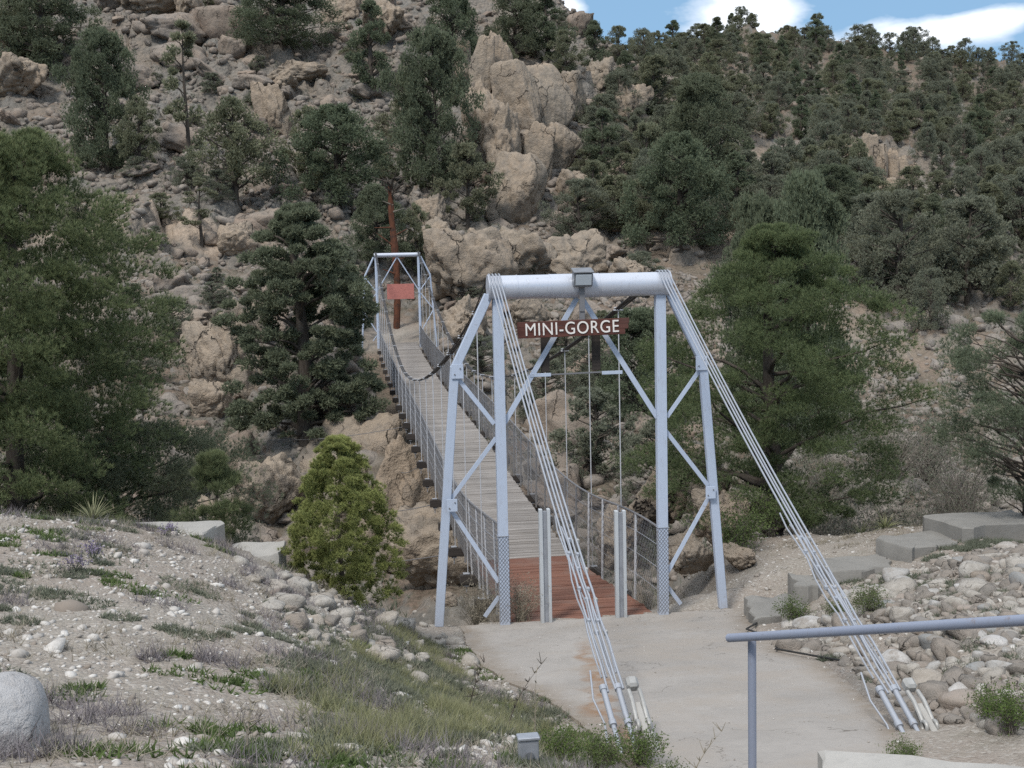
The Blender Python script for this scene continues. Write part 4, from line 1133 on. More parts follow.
# river cobbles: two rows spilling down the left bank, and the right bank paved with them
COB = []
for k in range(10):
    V_, F_ = rock_geo(400+k, 3, planes=8, p=9, rough=.08, shape=(1, .8, .6), round_=.12); COB.append(mesh_np('cobble', V_, F_, M_cobble, True, {'tint': np.full(len(V_), k/10)}))
CPALE = [m_.copy() for m_ in COB]; M_pale_stone = m_rock('pale_bank_stone', (.44, .415, .38), (.37, .345, .31), (.26, .24, .21), 6)
for k in range(10):
    V_, F_ = rock_geo(430+k, 3, planes=9, p=16, rough=.10, crack=.04, shape=(1, .8, .65)); CPALE[k] = mesh_np('cobble', V_, F_, M_pale_stone if k < 7 else M_rock_small, True, {'tint': np.full(len(V_), k/10)})
def cobbles(poly, n, smin, smax, label, group, r, sink=.35, seed=0):
    poly = np.array(poly, float); lo_, hi_ = poly.min(0), poly.max(0); pts = []; tries = 0
    while len(pts) < n and tries < 20000:
        tries += 1; x, y = r.uniform(lo_[0], hi_[0]), r.uniform(lo_[1], hi_[1])
        ins = False; j = len(poly)-1
        for i in range(len(poly)):
            if (poly[i][1] > y) != (poly[j][1] > y) and x < (poly[j][0]-poly[i][0])*(y-poly[i][1])/(poly[j][1]-poly[i][1])+poly[i][0]: ins = not ins
            j = i
        s = smin*.8+(smax*1.25-smin*.8)*r.random()**1.6
        if ins and all((x-q[0])**2+(y-q[1])**2 > (.80*(s+q[2]))**2 for q in pts): pts.append((x, y, s))
    for k, (x, y, s) in enumerate(pts):
        _d = np.array([x, y, gz(x, y)])-CAM; _x, _y = 512+FOC*(_d@_r)/(_d@_f), 384-FOC*(_d@_u)/(_d@_f)
        if not (-8 < _x < 1034 and _y < 778): continue
        o = link('cobble', (CPALE if 'left' in group or 'beside' in group or r.random() < .4 else COB)[r.integers(10)]); o.location = (x, y, gz(x, y)+s*.08); o.scale = (s, s*r.uniform(.8, 1.1), s*r.uniform(.7, 1.1)); o.rotation_euler = (r.normal(0, .2), r.normal(0, .2), r.uniform(0, 6))
        tag(o, label, 'cobble', group)
rc = np.random.default_rng(3)
def fill_stones(poly, n, lo, sg, mat, label, seed, lvl=2):
    poly = np.array(poly, float); l_, h_ = poly.min(0), poly.max(0); r = np.random.default_rng(seed); x, y = r.uniform(l_[0], h_[0], n), r.uniform(l_[1], h_[1], n)
    ins = np.zeros(n, bool); j = len(poly)-1
    for i in range(len(poly)):
        ins ^= ((poly[i][1] > y) != (poly[j][1] > y)) & (x < (poly[j][0]-poly[i][0])*(y-poly[i][1])/(poly[j][1]-poly[i][1]+1e-12)+poly[i][0]); j = i
    x, y = x[ins], y[ins]; scatter_rocks('pebbles', np.stack([x, y, ground(x, y)[0]], 1), r.lognormal(lo, sg, len(x)), mat, lvl, label, seed, .65)
def G2(*l): return [tuple(hit(px, py, 4)[0][:2]) for px, py in l]
fill_stones(G2((225, 566), (285, 568), (350, 596), (385, 620), (350, 668), (290, 650), (245, 605)), 900, -3.3, .45, M_pale_stone, 'whitish broken stones filling the strip below the concrete blocks', 601)
fill_stones(G2((340, 650), (400, 608), (440, 622), (486, 672), (482, 700), (430, 690), (370, 680)), 600, -3.1, .5, M_pale_stone, 'whitish broken stones along the left side of the walk', 602)
fill_stones([(1.7, -2.9), (2.4, -1.9), (3.2, -1.0), (5.2, -.7), (8, -.3), (9.5, -2), (6.2, -5.5), (4.6, -7.5), (3.2, -9), (1.6, -8.4), (1.45, -7.2), (1.75, -5.8), (1.9, -4.4)], 4200, -2.95, .5, M_rock_small, 'small broken stones packed between the cobbles of the right bank', 603)
fill_stones([(1.7, -2.9), (2.4, -1.9), (3.2, -1.0), (5.2, -.7), (8, -.3), (9.5, -2), (6.2, -5.5), (4.6, -7.5), (3.2, -9), (1.6, -8.4), (1.45, -7.2), (1.75, -5.8), (1.9, -4.4)], 1500, -2.9, .5, M_pale_stone, 'pale chips between the cobbles of the right bank', 604)
cobbles(G2((240, 566), (285, 572), (345, 600), (372, 620), (340, 655), (300, 640), (262, 600)), 70, .06, .15, 'pale rounded stone in the strip running down from the concrete blocks', 'pale stones on the left bank', rc)
cobbles(G2((360, 640), (400, 612), (440, 628), (482, 672), (478, 690), (430, 672), (380, 665)), 36, .08, .18, 'pale rounded stone edging the left side of the walk', 'pale stones beside the walk', rc)
cobbles([(1.75, -2.9), (2.4, -2.0), (3.2, -1.3), (5.2, -1.0), (6.8, -.6), (8, -1.2), (6.2, -4.5), (4.6, -4.8), (3.2, -4.4), (2.1, -4.2)], 185, .08, .20, 'grey or white cobble on the upper right bank below the steps', 'cobbles on the upper right bank', rc)
cobbles([(1.95, -4.1), (3.2, -4.4), (4.6, -4.8), (4.4, -6.6), (3.2, -8.6), (1.75, -8.2), (1.5, -7.2), (1.8, -5.8)], 120, .08, .18, 'rounded cobble on the lower right bank near the cable anchor', 'cobbles on the lower right bank', rc)

# ------------------------------------------------------------ vegetation
def needles(Cn, Dr, L_, wd, k, spread, r, curl=.0, tips=True):
    """k narrow triangles fanning out of every centre along its direction"""
    n = len(Cn); c = np.repeat(Cn, k, 0); d = np.repeat(Dr, k, 0)+spread*r.normal(size=(n*k, 3)); d /= np.linalg.norm(d, axis=1)[:, None]+1e-9
    l = (np.repeat(L_, k) if not np.isscalar(L_) else L_)*r.uniform(.7, 1.15, n*k)
    s = np.cross(d, r.normal(size=(n*k, 3))); s /= np.linalg.norm(s, axis=1)[:, None]+1e-9
    s *= (np.repeat(wd, k) if not np.isscalar(wd) else np.full(n*k, wd))[:, None]/2; tip = c+d*l[:, None]; tip[:, 2] += curl*l
    V_ = np.stack([c-s, c+s, tip], 1).reshape(-1, 3); return V_, np.arange(n*k*3).reshape(-1, 3), k


def leafmesh(name, Cn, Dr, L_, wd, k, spread, r, mat, tint, tipv=.5, curl=0):
    V_, F_, _ = needles(Cn, Dr, L_, wd, k, spread, r, curl)
    tt = np.repeat(tint, 3*k); tp = np.tile([0, 0, tipv], len(V_)//3)
    return mesh_np(name, V_, F_, mat, False, {'tint': np.clip(tt+.1*r.normal(size=len(tt)//3).repeat(3), 0, 1), 'tip': tp})


PROF = {'pinyon': lambda t: np.interp(t, [0, .12, .35, .6, .85, 1], [.55, .88, 1, .9, .6, .22]),
        'juniper': lambda t: np.interp(t, [0, .1, .4, .75, 1], [.8, 1, .98, .75, .3]),
        'tall': lambda t: np.interp(t, [0, .2, .5, .8, 1], [.55, .9, .8, .5, .10]),
        'round': lambda t: np.interp(t, [0, .2, .5, .8, 1], [.35, .8, 1, .85, .35]),
        'layered': lambda t: np.interp(t, [0, .12, .3, .5, .7, .86, 1], [.55, .95, 1, .82, .72, .42, .12]),
        'cone': lambda t: np.interp(t, [0, .08, .3, .6, .82, .93, 1], [.72, .94, 1, .86, .58, .36, .12])}


def make_tree(kind, h, wd, mat, ncl, ntf, k, nl, nw, seed, t0=.08, rc=.16, gaps=.25, spread=.55, up=.4, flat=.72, lean=0., trunk_r=None, bark=None, tipv=.5, name=None, limbs=True, openness=1.0):
    """returns (crown mesh, trunk mesh), origin at the foot, +z up"""
    r = np.random.default_rng(seed); prof = PROF[kind]; R0 = wd/2
    cl = []; cts = np.linspace(0, 1, ncl); ph = r.uniform(0, 6, 4)
    for q in range(ncl):
        t = r.random()**.9; a = r.uniform(0, 2*PI)
        lump = 1+.28*math.sin(2*a+ph[0]+3*t)+.18*math.sin(5*a+ph[1]+7*t)+.12*math.sin(9*t+ph[2])
        env = R0*float(prof(t))*lump
        rr_ = env*(.25+.75*math.sqrt(r.random()))
        if r.random() < gaps*abs(math.sin(7*t+2*a+ph[3])): continue
        cl.append((rr_*math.cos(a)+lean*t*h, rr_*math.sin(a), h*(t0+(1-t0)*t)-.0, env))
    cl = np.array(cl); n = len(cl); cr_ = rc*wd*r.uniform(.55, 1.25, n)*(.55+.45*np.clip(cl[:, 3]/R0, 0, 1.2))
    cl[:, 2] = np.minimum(cl[:, 2], h-cr_*.4)
    d = r.normal(size=(n, ntf, 3)); d /= np.linalg.norm(d, axis=2)[:, :, None]
    rad = r.random((n, ntf, 1))**.45; Cn = cl[:, None, :3]+d*rad*cr_[:, None, None]*np.array([1, 1, flat]); Cn = Cn.reshape(-1, 3)
    out_ = Cn-np.array([0, 0, 0])-np.stack([lean*Cn[:, 2], Cn[:, 1]*0, Cn[:, 2]*.75], 1); out_ /= np.linalg.norm(out_, axis=1)[:, None]+1e-9
    Dr = out_*.7+d.reshape(-1, 3)*.7; Dr[:, 2] += up
    keep = Cn[:, 2] > .02*h; Cn, Dr = Cn[keep], Dr[keep]
    tint = (np.repeat(r.beta(1.5, 1.5, n), ntf)*.75+.25*r.random(n*ntf))[keep]
    Dr /= np.linalg.norm(Dr, axis=1)[:, None]
    crown = leafmesh('crown', Cn, Dr, nl, nw, k, spread, r, mat, tint, tipv)
    tb = MB(); tr = trunk_r or .035*h; zz = np.linspace(-.25, .93, 9); wob = .03*h*np.stack([np.sin(zz*5+ph[0]), np.sin(zz*4+ph[1])], 1)*zz[:, None]
    tp = np.column_stack([wob[:, 0]+lean*zz*h, wob[:, 1], zz*h]); tb.tube(tp, tr*(1.1-zz)**.8, 8)
    if limbs:
        for q in r.permutation(n)[:int(min(n, 55)*openness)]:
            e = cl[q, :3]; zc = max(.05*h, e[2]-r.uniform(.1, .45)*np.hypot(e[0], e[1])-.05*h); s = np.array([np.interp(zc, tp[:, 2], tp[:, 0]), np.interp(zc, tp[:, 2], tp[:, 1]), zc])
            m_ = (s+e)/2+r.normal(0, .04*wd, 3); m_[2] += .02*h
            u_ = np.linspace(0, 1, 6)[:, None]; P_ = (1-u_)**2*s+2*u_*(1-u_)*m_+u_**2*e; P_ += r.normal(0, .008*wd, P_.shape)*(u_ > 0)
            tb.tube(P_, tr*.38*(1-.85*u_[:, 0])*r.uniform(.6, 1), 5, cap=False)
    V_ = np.concatenate(tb.V); F_ = np.concatenate(tb.F)
    trunk = mesh_np('trunk', V_, F_, bark or M_bark, True, {'tint': np.full(len(V_), .5)})
    return crown, trunk


def tree_thing(name, meshes, loc, label, cat='tree', group=None, rz=0., scale=1.):
    o = link(name, None, None, tuple(loc)); o.rotation_euler.z = rz; o.scale = (scale,)*3 if np.isscalar(scale) else scale
    tag(o, label, cat, group); link('crown', meshes[0], o); link('trunk', meshes[1], o); return o


# prototypes: unit height 1, reused at many sizes
PROTO = {}
for k in range(5): PROTO['pinyon', k] = make_tree('pinyon', 1, .95-.05*k, M_pinyon, 110, 60, 5, .036, .013, 700+k, rc=.125, gaps=.45)
for k in range(4): PROTO['juniper', k] = make_tree('juniper', 1, .85+.08*k, M_juniper, 110, 60, 5, .034, .0125, 720+k, rc=.12, t0=.0, gaps=.4, up=.6)
for k in range(4): PROTO['tall', k] = make_tree('tall', 1, .50+.05*k, M_blue, 100, 55, 5, .032, .012, 740+k, rc=.15, gaps=.5, t0=.06)
for k in range(2): PROTO['sparse', k] = make_tree('tall', 1, .45, M_pinyon, 34, 40, 5, .038, .012, 760+k, rc=.14, gaps=.7, t0=.15, trunk_r=.018)
for k in range(3): PROTO['dense', k] = make_tree('pinyon', 1, .85, M_blue, 230, 95, 5, .026, .0085, 780+k, rc=.12, gaps=.45, t0=.0)
for k in range(2): PROTO['open', k] = make_tree('juniper', 1, .95, M_juniper, 170, 80, 5, .027, .0085, 790+k, rc=.105, gaps=.6, t0=.0, openness=1.6)


def stand(kind, k, px, py, hp, wp, label, d=None, group=None, rz=None, name=None, cat='tree'):
    """a tree whose foot is on the ground in direction (px, py), hp pixels tall and wp wide as seen"""
    if d is None: p, t_ = hit(px, py, 14)
    else: p = PT(px, py, d); t_ = d; p[2] = min(p[2], gz(p[0], p[1])+.2)
    h = hp*t_/FOC; me = PROTO[kind, k]
    if d is not None: h += max(0, PT(px, py, d)[2]-p[2])
    base = {'pinyon': .95-.05*k, 'juniper': .85+.08*k, 'tall': .5+.05*k, 'sparse': .45, 'dense': .85, 'open': .95}[kind]*1.12
    sw = wp*t_/FOC/base
    nm = name or {'pinyon': 'pinyon_pine', 'juniper': 'juniper_tree', 'tall': 'pine_tree', 'sparse': 'young_pine', 'dense': 'pine_tree', 'open': 'juniper_tree'}[kind]
    return tree_thing(nm, me, p, label, cat, group, (px*1.7+py) % 6.28 if rz is None else rz, (sw, sw, h))


for a in [
    ('dense', 0, 45, 75, 100, 100, 'dark pine filling the top left corner above the grey cliff'),
    ('pinyon', 1, 12, 50, 60, 50, 'half hidden pine at the very top left edge'),
    ('dense', 1, 108, 170, 135, 78, 'bluish green pine above the left foreground tree'),
    ('pinyon', 3, 140, 168, 70, 44, 'smaller pine touching the right side of the bluish green pine'),
    ('sparse', 0, 190, 172, 145, 66, 'tall thin see-through pine on the upper left slope'),
    ('pinyon', 0, 236, 196, 95, 84, 'dark spreading pine right of the tall thin pine'),
    ('sparse', 1, 202, 246, 66, 52, 'small sparse pine standing on the trail edge'),
    ('dense', 2, 284, 48, 76, 92, 'dark pine crown cut by the top edge above the flat slab'),
    ('tall', 1, 372, 100, 96, 50, 'narrow dark pine left of the big upper pine'),
    ('dense', 0, 338, 208, 100, 104, 'broad dark pine in the middle of the left slope'),
    ('pinyon', 2, 310, 190, 80, 56, 'pine partly behind the broad dark pine'),
    ('dense', 1, 436, 190, 155, 88, 'tallest dark pine left of the tan outcrop'),
    ('pinyon', 4, 468, 226, 80, 58, 'pine leaning out below the tallest dark pine'),
    ('pinyon', 1, 408, 150, 76, 60, 'pine behind the tallest dark pine on its left'),
    ('dense', 2, 452, 62, 84, 70, 'dark pine at the top edge left of the granite spire'),
    ('dense', 0, 516, 58, 74, 64, 'dark pine behind the granite spire'),
    ('tall', 2, 548, 62, 66, 50, 'dark pine on the shoulder against the white cloud'),
    ('pinyon', 2, 566, 78, 46, 40, 'small pine at the notch between the two hillsides'),
    ('pinyon', 0, 502, 76, 34, 34, 'little bush at the foot of the granite spire'),
    ('open', 0, 580, 247, 66, 70, 'round grey green juniper below the tan outcrop'),
    ('juniper', 1, 575, 120, 36, 30, 'small juniper on the right end of the outcrop'),
    ('dense', 1, 378, 262, 76, 66, 'dark pine behind the far tower on the left'),
    ('pinyon', 3, 416, 275, 70, 40, 'pine just right of the rusty dead trunk'),
    ('open', 1, 348, 330, 80, 60, 'dark pine left of the far tower legs'),
    ('dense', 0, 680, 248, 112, 96, 'big dark pine above the right end of the beam'),
    ('pinyon', 1, 648, 200, 76, 60, 'pine left of and above the big dark pine'),
    ('dense', 2, 700, 178, 100, 90, 'dark pine standing behind the big dark pine'),
    ('pinyon', 4, 655, 118, 60, 54, 'pine on the slope right of the granite outcrop'),
    ('juniper', 2, 616, 165, 40, 46, 'juniper beside the small tan block'),
    ('open', 1, 640, 292, 40, 60, 'low bush between the beam and the big dark pine'),
    ('open', 0, 898, 306, 112, 96, 'large round grey green juniper on the right slope'),
    ('juniper', 0, 968, 296, 96, 90, 'pointed juniper right of the large round juniper'),
    ('open', 1, 1022, 250, 80, 80, 'juniper cut by the right edge halfway up'),
    ('dense', 1, 832, 226, 60, 66, 'dark pine left of the finger like columns'),
    ('pinyon', 3, 858, 196, 56, 34, 'narrow pine standing behind the finger like columns'),
    ('open', 0, 880, 252, 44, 50, 'low grey bush under the finger like columns'),
    ('juniper', 3, 930, 330, 60, 50, 'bushy juniper on the dirt slope at the right'),
    ('open', 1, 212, 306, 24, 34, 'tiny dark shrub on the rubble below the trail'),
    ('juniper', 2, 600, 395, 70, 80, 'bright green bush seen through the near tower'),
    ('open', 0, 545, 420, 60, 70, 'grey green bush behind the backstay strands'),
    ('dense', 2, 640, 420, 110, 100, 'dark bushy pine seen through the tower below the sign'),
    ('juniper', 0, 595, 480, 90, 90, 'leafy tree on the gorge wall behind the right entry post'),
    ('open', 1, 660, 500, 80, 90, 'dark bush behind the right tower post'),
    ('open', 0, 640, 560, 60, 60, 'low shrub beyond the right edge of the planks'),
]: stand(*a)

# the pine on the left of the rubble, bigger and nearer
p, t_ = hit(306, 440, 24)
tree_thing('pine_tree', make_tree('pinyon', 1, .54, M_blue, 560, 130, 5, .018, .0055, 801, rc=.085, gaps=.62, t0=.0, flat=.6), p, 'big dark pine in the gorge left of the bridge', 'tree', scale=(232*t_/FOC,)*3)

# foreground pines
p = PT(20, 560, 15.2); p[2] = gz(p[0], p[1])-.4; h = 15.2/FOC
T1 = make_tree('pinyon', 5.7, 3.75, M_hero, 900, 80, 13, .08, .0062, 811, rc=.085, gaps=.22, t0=-.02, spread=.40, up=1.0, flat=.6, trunk_r=.13, tipv=.85, openness=.6)
tree_thing('pine_tree', T1, (p[0]-.1, p[1]+.5, p[2]), 'large long needled pine filling the left edge of the picture')
p = PT(215, 548, 15.4); zz = gz(p[0], p[1])
T2 = make_tree('cone', 1.5, 1.0, M_hero, 50, 70, 14, .10, .0052, 812, rc=.16, gaps=.4, t0=.0, spread=.4, up=1., trunk_r=.03, tipv=.7)
tree_thing('young_pine', T2, (p[0], p[1]+.4, zz-.1), 'small bright long needled pine between the left pine and the concrete block')
# right of the tower: the broad green pine
p = PT(757, 530, 22)
T3 = make_tree('layered', 6.1, 4.7, M_rightpine, 640, 110, 9, .085, .0082, 823, rc=.088, gaps=.62, t0=.11, spread=.6, up=.55, flat=.5, trunk_r=.17, tipv=.6, openness=1.1)
tree_thing('pine_tree', T3, (p[0]+.55, p[1]+.6, gz(p[0]+.4, p[1]+.6)), 'broad green pine with a dark trunk right of the near tower', rz=1.0)
stand('dense', 2, 806, 330, 150, 120, 'taller green pine rising behind the broad green pine', d=42)
stand('dense', 1, 760, 330, 130, 90, 'dark pine behind the broad green pine on its left', d=46)
p = PT(110, 560, 16.5); T6 = make_tree('round', 2.6, 3.4, M_blue, 330, 80, 11, .07, .006, 813, rc=.09, gaps=.3, t0=-.1, spread=.5, up=.6, trunk_r=.07)
tree_thing('pine_tree', T6, (p[0], p[1]+.6, gz(p[0], p[1]+.6)+.1), 'low dark green pine filling the gap below the large long needled pine', rz=1.4)
# open shrub-like tree at the right edge
p = PT(1015, 515, 19)
T4 = make_tree('round', 3.4, 2.7, M_blue, 290, 80, 9, .075, .007, 831, rc=.09, gaps=.9, t0=.15, spread=.6, up=.8, trunk_r=.07, openness=2.2)
tree_thing('pinyon_pine', T4, (p[0]+.2, p[1], gz(p[0], p[1])), 'open branching pine at the right edge with dark bare lower limbs', rz=2)
# cone shaped shrub
p = PT(343, 598, 14.5)
T5 = make_tree('cone', 2.0, 1.42, M_cone, 720, 34, 14, .044, .0052, 841, rc=.055, gaps=.22, t0=.02, spread=.5, up=.9, trunk_r=.035, tipv=.9, limbs=False)
tree_thing('pine_shrub', T5, (p[0], p[1], gz(p[0], p[1])-.05), 'compact cone shaped yellow green pine shrub left of the bridge', 'shrub')

# ---- rusty dead trunk behind the far tower
p = PT(397, 343, 71.5); tz = gz(p[0], p[1])
tb = MB(); zz = np.linspace(-.3, 8.3, 16); r8 = np.random.default_rng(8)
tb.tube(np.column_stack([p[0]+.12*np.sin(zz*.6), p[1]+0*zz, tz+zz]), .25-.014*zz+.03*r8.normal(size=16), 10)
t = thing('dead_tree', (p[0], p[1], tz), 'rusty red dead trunk with stubs standing behind the far tower', 'dead tree'); tk = tb.build('trunk', M_rust_bark, t)
for zz_, dx, dz, l in ((5.9, -1, .0, 1.1), (4.8, -1, .8, 1.0), (5.4, 1, .5, .8), (6.8, 1, .3, .7), (4.0, 1, .2, .6), (7.2, -1, .4, .6), (3.2, -1, .4, .7)):
    b = MB(); b.tube([(p[0], p[1]-.1, tz+zz_), (p[0]+dx*l, p[1]-.2, tz+zz_+dz*l)], [.07, .02], 6); b.build('branch_stub', M_rust_bark if zz_ < 6 else M_twig, t)
r = np.random.default_rng(9); b = MB()
for q in range(26):
    a = r.uniform(0, 6.28); s = np.array([p[0], p[1], tz+8.0+r.uniform(-.2, .4)]); e = s+np.array([math.cos(a)*r.uniform(.4, 1.3), math.sin(a)*.8, r.uniform(-.3, .9)]); m_ = (s+e)/2+r.normal(0, .2, 3); b.tube([s, m_, e], [.05, .04, .02], 5)
b.build('crown', M_bark, t)

# ---- the wood on the right hillside: 230 trees, one prototype set, each its own tree
rt = np.random.default_rng(21); pts = []
GRP = {'pinyon': ('rounded dark pinyon on the far right hillside', 'pinyons covering the right hillside'), 'juniper': ('grey green juniper bush on the far right hillside', 'junipers covering the right hillside'), 'tall': ('pointed dark pine on the far right hillside', 'pointed pines on the right hillside')}
def dirt_px(px, py):
    return (700 < px < 820 and 145 < py < 172) or (690 < px < 740 and 245 < py < 285) or (840 < px < 925 and 145 < py < 205) or (880 < px < 945 and 320 < py < 470)
tries = 0
while len(pts) < 320 and tries < 9000:
    tries += 1
    px, py = rt.uniform(590, 1045), 12+rt.random()**1.15*300
    if dirt_px(px, py) or (px < 700 and py > 235) or (700 <= px < 860 and py > 260): continue
    p, t_ = hit(px, py, 40)
    if t_ > 400 or t_ < 55: continue
    mn = 1.5+t_*.0075
    if any((p[0]-q[0])**2+(p[1]-q[1])**2 < mn*mn for q in pts) or rt.random() > .22+1.1*float(smooth(-.15, .3, fbm(np.array([p[0]/14]), np.array([p[1]/14]), seed=88, o=2))[0]): continue
    pts.append((p[0], p[1], p[2], t_))
for k, (x, y, z_, t_) in enumerate(pts):
    kd = ('pinyon', 'juniper', 'pinyon', 'pinyon', 'juniper', 'juniper', 'tall')[rt.integers(7)]; kk = int(rt.integers({'pinyon': 5, 'juniper': 4, 'tall': 4}[kd]))
    h = rt.uniform(2.7, 5.2)*(1.15 if kd == 'tall' else .9)*(.85+t_/700); wv = h*rt.uniform(.75, 1.2)
    lb, g_ = GRP[kd]; nm = {'pinyon': 'pinyon_pine', 'juniper': 'juniper_tree', 'tall': 'pine_tree'}[kd]
    tree_thing(nm, PROTO[kd, kk], (x, y, z_-.15), lb, 'tree', g_, rt.uniform(0, 6.28), (wv, wv, h))
# pines along the skyline
for k, (px, dd) in enumerate(((600, 228), (617, 224), (634, 222), (651, 226), (664, 230), (682, 240), (697, 246), (712, 254), (727, 262), (741, 266), (752, 267), (766, 268), (781, 268), (797, 270), (812, 272), (828, 274), (845, 276), (858, 280), (871, 283), (884, 287), (897, 290), (912, 291), (927, 292), (941, 292), (956, 292), (968, 292), (982, 296), (996, 298), (1009, 300), (1022, 302))):
    q = PT(px, 60, dd); kd = ('pinyon', 'juniper', 'pinyon', 'tall', 'juniper')[k % 5]; h = 2.4+2.4*abs(math.sin(k*2.3)); tree_thing('pine_tree', PROTO[kd, k % 4], (q[0], q[1], gz(q[0], q[1])-.2), 'small pine standing up along the far right skyline', 'tree', 'pines along the skyline', k*1.1, (h*.95, h*.95, h))
# shrubs on the left slope between the named pines
rs = np.random.default_rng(31); n_ = 0
while n_ < 70:
    px, py = rs.uniform(-10, 620), rs.uniform(0, 420)
    if 380 < px < 440 and py > 240: continue
    p, t_ = hit(px, py, 30)
    if t_ > 160 or (abs(p[0]) < 3 and p[1] < 62): continue
    kd = ('open', 'juniper', 'pinyon')[rs.integers(3)]; h = rs.uniform(.8, 2.3)
    tree_thing('shrub', PROTO[kd, int(rs.integers(2))], p-np.array([0, 0, .1]), 'small dark shrub growing between rocks on the left slope', 'shrub', 'small shrubs on the left slope', rs.uniform(0, 6), (h*1.3, h*1.3, h)); n_ += 1


# ---- bare and leafy bushes
def make_bush(h, wd, mat, nst, seed, leaf=None, nl=0, ll=.03, lw=.012, stem_w=.004, droop=.2, tipv=.3):
    r = np.random.default_rng(seed); Vs, Fs, tt = [], [], []; b = MB(); ends = []
    for q in range(nst):
        a = r.uniform(0, 6.28); o_ = np.array([r.normal(0, .08*wd), r.normal(0, .08*wd), 0]); rad = wd/2*math.sqrt(r.random()); top = np.array([rad*math.cos(a), rad*math.sin(a), h*r.uniform(.5, 1)*(1-.35*(2*rad/wd)**2)])
        u_ = np.linspace(0, 1, 5)[:, None]; m_ = top*np.array([.3, .3, .6]); P_ = o_*(1-u_)**2+2*u_*(1-u_)*m_+u_**2*top+r.normal(0, .02*wd, (5, 3))*u_
        b.tube(P_, stem_w*(1.2-.9*u_[:, 0]), 3, tint=r.random(), cap=False)
        for w_ in range(3):
            s = P_[2+w_ % 3]; e = s+r.normal(0, .14*wd, 3)*np.array([1, 1, .7])+np.array([0, 0, .08*h]); b.tube([s, (s+e)/2+r.normal(0, .01*wd, 3), e], [stem_w*.5, stem_w*.4, stem_w*.2], 3, tint=r.random(), cap=False); ends.append(e)
        ends.append(P_[-1]); ends.append(P_[3])
    V_ = np.concatenate(b.V); F_ = np.concatenate(b.F); T_ = np.concatenate(b.T)
    st = mesh_np('stems', V_, F_, mat, False, {'tint': T_, 'tip': T_*0})
    lf = None
    if leaf and nl:
        E_ = np.array(ends)[r.integers(0, len(ends), nl)]+r.normal(0, .05*wd, (nl, 3)); E_[:, 2] = np.abs(E_[:, 2]); D_ = r.normal(size=(nl, 3)); D_[:, 2] = np.abs(D_[:, 2])+.3; D_ /= np.linalg.norm(D_, axis=1)[:, None]
        lf = leafmesh('foliage', E_, D_, ll, lw, 3, .5, r, leaf, r.random(nl), tipv)
    return st, lf


def bush(name, m, loc, label, cat='bush', group=None, rz=0, sc_=1.):
    o = link(name, None, None, tuple(loc)); o.rotation_euler.z = rz; o.scale = (sc_,)*3; tag(o, label, cat, group)
    link('stems', m[0], o)
    if m[1]: link('foliage', m[1], o)
    return o


BT = [make_bush(1.3, 1.7, M_twig, 90, 850+k, M_sage, 900, .035, .014, .006) for k in range(3)]
BG = [make_bush(.9, 1.1, M_twig, 60, 860+k, M_bright, 1500, .045, .022, .005) for k in range(2)]
BD = [make_bush(.8, .9, M_dry, 90, 870+k, M_dry, 500, .03, .012, .004) for k in range(2)]
def at(px, py, d=None):
    if d is None: return hit(px, py, 5)[0]
    p = PT(px, py, d); p[2] = gz(p[0], p[1]); return p


for k, (px, py, d, s, lb) in enumerate([
    (800, 530, 24, 1.3, 'leftmost bare grey bush under the broad green pine'), (835, 525, 25, 1.5, 'second bare grey bush behind the stone steps'), (868, 520, 26, 1.5, 'third bare grey bush behind the stone steps'),
    (900, 515, 27, 1.5, 'bare bush in the dip left of the topmost step slab'), (930, 508, 25, 1.3, 'bare bush directly above the topmost step slab'), (965, 505, 24, 1.3, 'bare bush below the open branching pine'),
    (850, 480, 32, 1.9, 'grey bush farther back in the dry wash'), (890, 470, 34, 2.0, 'wide grey bush farther back below the dirt slope'), (925, 450, 36, 1.9, 'grey bush right of the dirt slope foot'), (820, 470, 34, 1.8, 'grey bush behind the trunk of the broad green pine'), (960, 470, 32, 1.8, 'grey bush behind the open branching pine')]):
    bush('bare_bush', BT[k % 3], at(px, py, d), lb, 'bush', 'bare grey bushes behind the steps', k*1.3, s)
for k, (px, py, d, s, lb, m_) in enumerate([
    (742, 545, 20.5, .9, 'green leafy bush at the foot of the broad pine trunk', BG[0]), (770, 530, 21.5, .9, 'green bush right of the broad pine trunk', BG[1]),
    (792, 606, 16.2, .42, 'bright green weed in front of the lowest step slab', BG[0]), (868, 612, 14.6, .42, 'bright green weed crossed by the right backstay strands', BG[1]), (838, 600, 15.2, .34, 'smaller bright green weed above the second one', BG[0]),
    (1010, 742, 9.4, .42, 'yellow green weed in the lower right corner', BG[1]), (905, 742, 9.0, .25, 'small green weed at the foot of the right anchor', BG[0]),
    (990, 728, 9.8, .3, 'low green weed beside the lower right cobbles', BG[0]),
    (640, 742, 9.3, .40, 'leafy weed around the left anchor', BG[1]), (600, 752, 9.0, .36, 'leafy weed left of the left anchor', BG[0]), (560, 748, 8.6, .34, 'leafy weed right of the metal junction box', BG[1]), (670, 765, 8.6, .28, 'small leafy weed right of the left anchor', BG[0]),
    (520, 560, 17.6, .9, 'dry stalky bush growing at the left edge of the red planks', BD[0]), (478, 600, 18.0, 1.0, 'dry bush behind the left tower post', BD[1]), (455, 575, 20, 1.3, 'tangled dry bush under the bridge near end', BD[0]),
    (470, 545, 22, 1.5, 'dry bush farther under the bridge', BD[1]), (625, 592, 18.8, .55, 'thin dry weed behind the right entry post', BD[0]), (648, 590, 18.6, .5, 'thin dry weed beside the right tower post', BD[1])]):
    bush('leafy_weed' if m_ in BG else 'dry_bush', m_, at(px, py, d), lb, 'bush' if s > .6 else 'weed', None, k, s)


